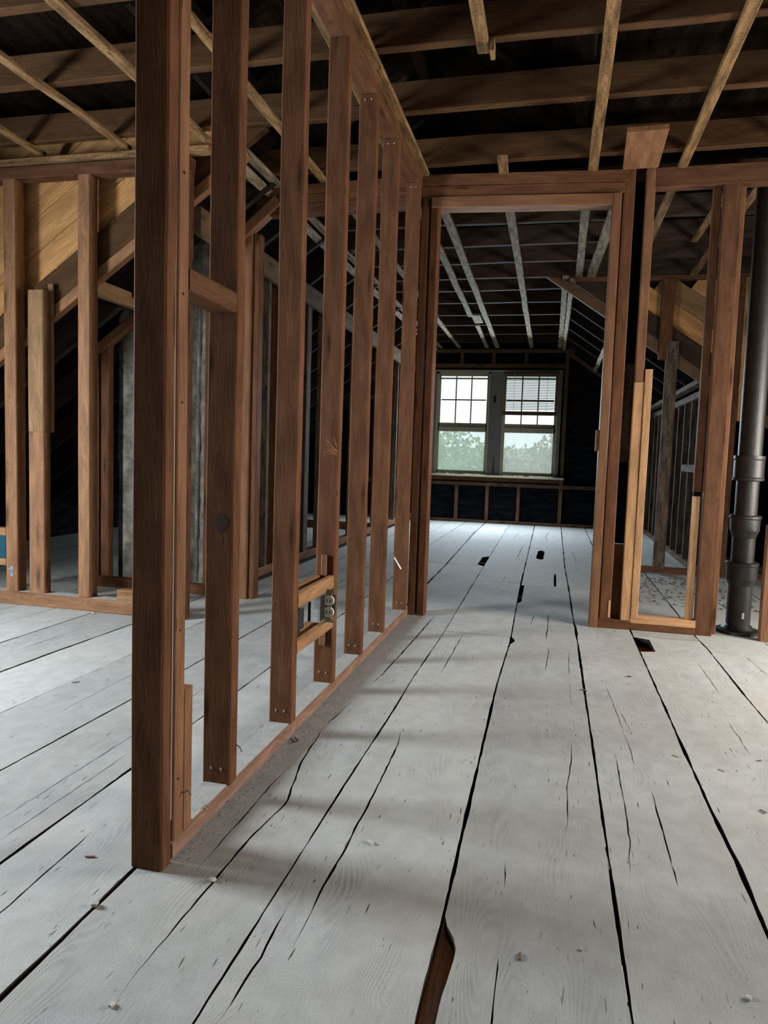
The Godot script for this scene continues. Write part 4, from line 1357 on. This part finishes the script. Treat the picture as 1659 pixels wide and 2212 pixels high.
func build_small_things() -> void:
	# blue box between short rails on the left stud wall
	var s := root("switch_box", Vector3(-3.07, 0.3, -3.45), "blue plastic outlet box at the left edge beside the first stud", "electric box")
	bx(s, "body", M.box_blue, -3.115, -3.026, 0.262, 0.392, -3.485, -3.425, 0.0, 0.004)
	var w := get_node("wall_left")
	bx(w, "box_rail", M.new_wood, -3.40, -3.025, 0.393, 0.437, -3.48, -3.42, 0.0)
	bx(w, "box_rail", M.new_wood, -3.40, -3.025, 0.222, 0.261, -3.48, -3.42, 0.0)
	# chips, splinters and crumbs lying on the planks: x, z, size, flat or lumpy, material, name, label
	var bits := [
		[0.422, -2.352, 0.020, 0, "chip_pale", "wood_curl", "pale thin wood curl beside the gap right of the middle plank"],
		[0.545, -2.283, 0.022, 0, "chip_pale", "wood_curl", "pale broken wood curl on the plank second from the right"],
		[0.374, -1.287, 0.010, 1, "chip_pale", "plaster_crumb", "white plaster crumb in the bottom right of the view"],
		[0.684, -2.403, 0.011, 1, "chip_pale", "plaster_crumb", "pale pebble of plaster at the right edge beside long cracks"],
		[-0.017, -1.281, 0.020, 0, "chip_wood", "wood_chip", "grey brown wood chip right of the wide hole in the near gap"],
		[-0.852, -1.194, 0.014, 1, "chip_pale", "plaster_crumb", "pale pebble lodged in the gap left of the corner post"],
		[-1.769, -2.355, 0.026, 0, "chip_wood", "wood_chip", "curled brown wood chip on the bright planks at left"],
		[-0.969, -1.339, 0.020, 0, "chip_wood", "wood_chip", "upturned brown flake just left of the corner post foot"],
		[-0.664, -0.976, 0.011, 1, "chip_pale", "plaster_crumb", "white crumb in the gap at the bottom left of the view"],
		[-0.668, -1.337, 0.013, 1, "chip_pale", "plaster_crumb", "pale pebble in the crack right of the corner post foot"],
		[-2.429, -3.378, 0.016, 1, "chip_pale", "plaster_crumb", "white crumb against the front of the left wall sill"],
		[0.095, -1.333, 0.007, 1, "chip_pale", "plaster_crumb", "tiny white crumb in the middle of the widest near plank"],
		[-0.381, -1.579, 0.022, 0, "chip_pale", "wood_splinter", "pale splinter lying mid plank left of the main gap"],
		[0.358, -3.184, 0.024, 0, "chip_dark", "wood_chip", "dark flat chip lying in front of the square floor hole"],
		[0.591, -2.032, 0.018, 0, "chip_dark", "wood_splinter", "dark splinters at the right edge of the near floor"],
		[0.160, -2.923, 0.024, 0, "chip_wood", "wood_splinter", "thin brown sliver bridging the gap in the middle distance"],
	]
	for e in bits:
		var big: float = e[2] * 0.7
		var lump: bool = e[3] == 1
		var ex := Vector3(big, big * 0.55, big * 0.75) if lump else Vector3(big * 1.1, big * 0.14, big * 0.28)
		var st := SurfaceTool.new()
		st.begin(Mesh.PRIMITIVE_TRIANGLES)
		var v := []
		for i in 8:
			v.append(Vector3((1 if i & 1 else -1) * ex.x * rng.randf_range(0.45, 0.8), (1 if i & 2 else 0) * ex.y * rng.randf_range(0.7, 1.5), (1 if i & 4 else -1) * ex.z * rng.randf_range(0.45, 0.9)))
		for q in [[0, 1, 3, 2], [5, 4, 6, 7], [4, 0, 2, 6], [1, 5, 7, 3], [2, 3, 7, 6], [4, 5, 1, 0]]:
			var n: Vector3 = (v[q[1]] - v[q[0]]).cross(v[q[2]] - v[q[0]]).normalized()
			if n.dot(v[q[0]] + v[q[2]] - Vector3(0, ex.y, 0)) < 0.0:
				quad(st, v[q[3]], v[q[2]], v[q[1]], v[q[0]], -n, Vector2(), Vector2(), Vector2(), Vector2())
			else:
				quad(st, v[q[0]], v[q[1]], v[q[2]], v[q[3]], n, Vector2(), Vector2(), Vector2(), Vector2())
		st.set_material(M[e[4]])
		var o := put(self, e[5], st.commit(), Vector3(e[0], 0.001, e[1]))
		o.rotation.y = rng.randf() * TAU
		tag(o, e[6], "debris")
	var bn := root("bent_nail", Vector3(-0.77, 0, -2.095), "bent nail lying at the foot of the partition sill", "nail")
	bm(bn, "shank", M.iron_black, Vector3(-0.772, 0.003, -2.11), Vector3(-0.752, 0.004, -2.085), 0.003, 0.003, Vector3.UP, 0.0, 0.0008)
	bm(bn, "tip", M.iron_black, Vector3(-0.752, 0.004, -2.085), Vector3(-0.755, 0.006, -2.068), 0.003, 0.003, Vector3.UP, 0.0, 0.0008)
	# pale plaster slivers caught in the gaps
	var slv := get_node("floor")
	for e in [[0.163, -1.78, 0.10], [0.166, -1.66, 0.05], [0.166, -1.27, 0.09], [0.168, -1.19, 0.05]]:
		bm(slv, "plaster_sliver", M.cord_white, Vector3(e[0], -0.004, e[1] - e[2] * 0.5), Vector3(e[0] + 0.002, -0.004, e[1] + e[2] * 0.5), 0.004, 0.004, Vector3.RIGHT, 0.0015, 0.001)
	# grit swept against the sill of the partition, and litter past the new sill: nobody could count it
	grit("floor_grit", "fine grey grit gathered along the foot of the partition sill", 2600, -0.785, -0.70, -3.95, -1.36, 0.0017, "grit")
	grit("floor_litter", "brown leaf and bark litter on the floor beyond the new sill", 420, 0.45, 1.4, -6.38, -4.9, 0.017, "chip_dark")
	var l := root("floor_sill", Vector3(-2.3, 0, -8.4), "low timber sill lying across the far floor behind the studs", "timber")
	bx(l, "timber", M.stain, -3.2, -2.09, 0.0, 0.09, -8.5, -8.4)
	bx(l, "dust_layer", M.dust, -3.2, -2.09, 0.0905, 0.093, -8.495, -8.405, 0.0, 0.0004)


func grit(called: String, label: String, n: int, x0: float, x1: float, z0: float, z1: float, size: float, m: String) -> void:
	var mm := MultiMesh.new()
	mm.transform_format = MultiMesh.TRANSFORM_3D
	var b := BoxMesh.new()
	b.size = Vector3(1.0, 0.4, 0.55)
	b.material = M[m]
	mm.mesh = b
	mm.instance_count = n
	for i in n:
		var f := rng.randf() * rng.randf()
		var s := size * rng.randf_range(0.35, 1.2)
		var at := Vector3(lerpf(x0, x1, f if size < 0.005 else rng.randf()), s * 0.18, rng.randf_range(z0, z1))
		mm.set_instance_transform(i, Transform3D(Basis(Vector3.UP, rng.randf() * TAU).scaled(Vector3.ONE * s), at))
	var o := MultiMeshInstance3D.new()
	o.name = called
	o.multimesh = mm
	add_child(o)
	tag(o, label, "debris", "", "stuff")


# ---------------------------------------------------------------- outside the far windows

func build_outside() -> void:
	var g := root("ground", Vector3(0, -3.4, -25), "grass outside below the far windows", "grass", "", "structure")
	slab(g, "lawn", M.lawn, PackedVector3Array([Vector3(-40, -3.4, -11.2), Vector3(40, -3.4, -11.2), Vector3(60, 2.0, -70), Vector3(-60, 2.0, -70)]), Vector3(0, -0.3, 0))
	tree("leafy_tree", Vector3(-4.2, -2.1, -26), 2.5, 2.6, M.leaf_green, "green tree seen through the left far window", 5)
	tree("leafy_tree", Vector3(-2.45, -2.5, -21), 2.2, 1.2, M.leaf_gold, "yellow green bush low in the left far window", 6)
	tree("leafy_tree", Vector3(-1.5, -1.7, -33), 1.6, 2.8, M.leaf_russet, "hazy reddish trees at the left side of the right far window", 9)
	tree("leafy_tree", Vector3(1.4, -2.1, -27), 2.6, 2.8, M.leaf_russet, "nearer reddish brown tree at the right side of the right far window", 8)


func tree(called: String, at: Vector3, high: float, wide: float, m: Material, label: String, sd: int) -> void:
	var t := root(called, at, label, "tree")
	var r := RandomNumberGenerator.new()
	r.seed = sd
	bm(t, "trunk", M.bark, at, at + Vector3(0, high, 0), 0.25, 0.25, Vector3.RIGHT, 0.03, 0.06)
	var st := SurfaceTool.new()
	st.begin(Mesh.PRIMITIVE_TRIANGLES)
	for k in 2600:
		var d := Vector3(r.randfn(), r.randfn(), r.randfn()).normalized() * pow(r.randf(), 0.35)
		var p := Vector3(d.x * wide, high + d.y * wide * 0.62, d.z * wide)
		var u := Vector3(r.randfn(), r.randfn(), r.randfn()).normalized() * 0.13
		var v := u.cross(Vector3(r.randfn(), r.randfn(), r.randfn())).normalized() * 0.07
		var n := u.cross(v).normalized()
		for q in [p - u, p + v, p + u, p - u, p + u, p - v]:
			st.set_normal(n)
			st.add_vertex(q)
	st.set_material(m)
	put(t, "crown", st.commit())
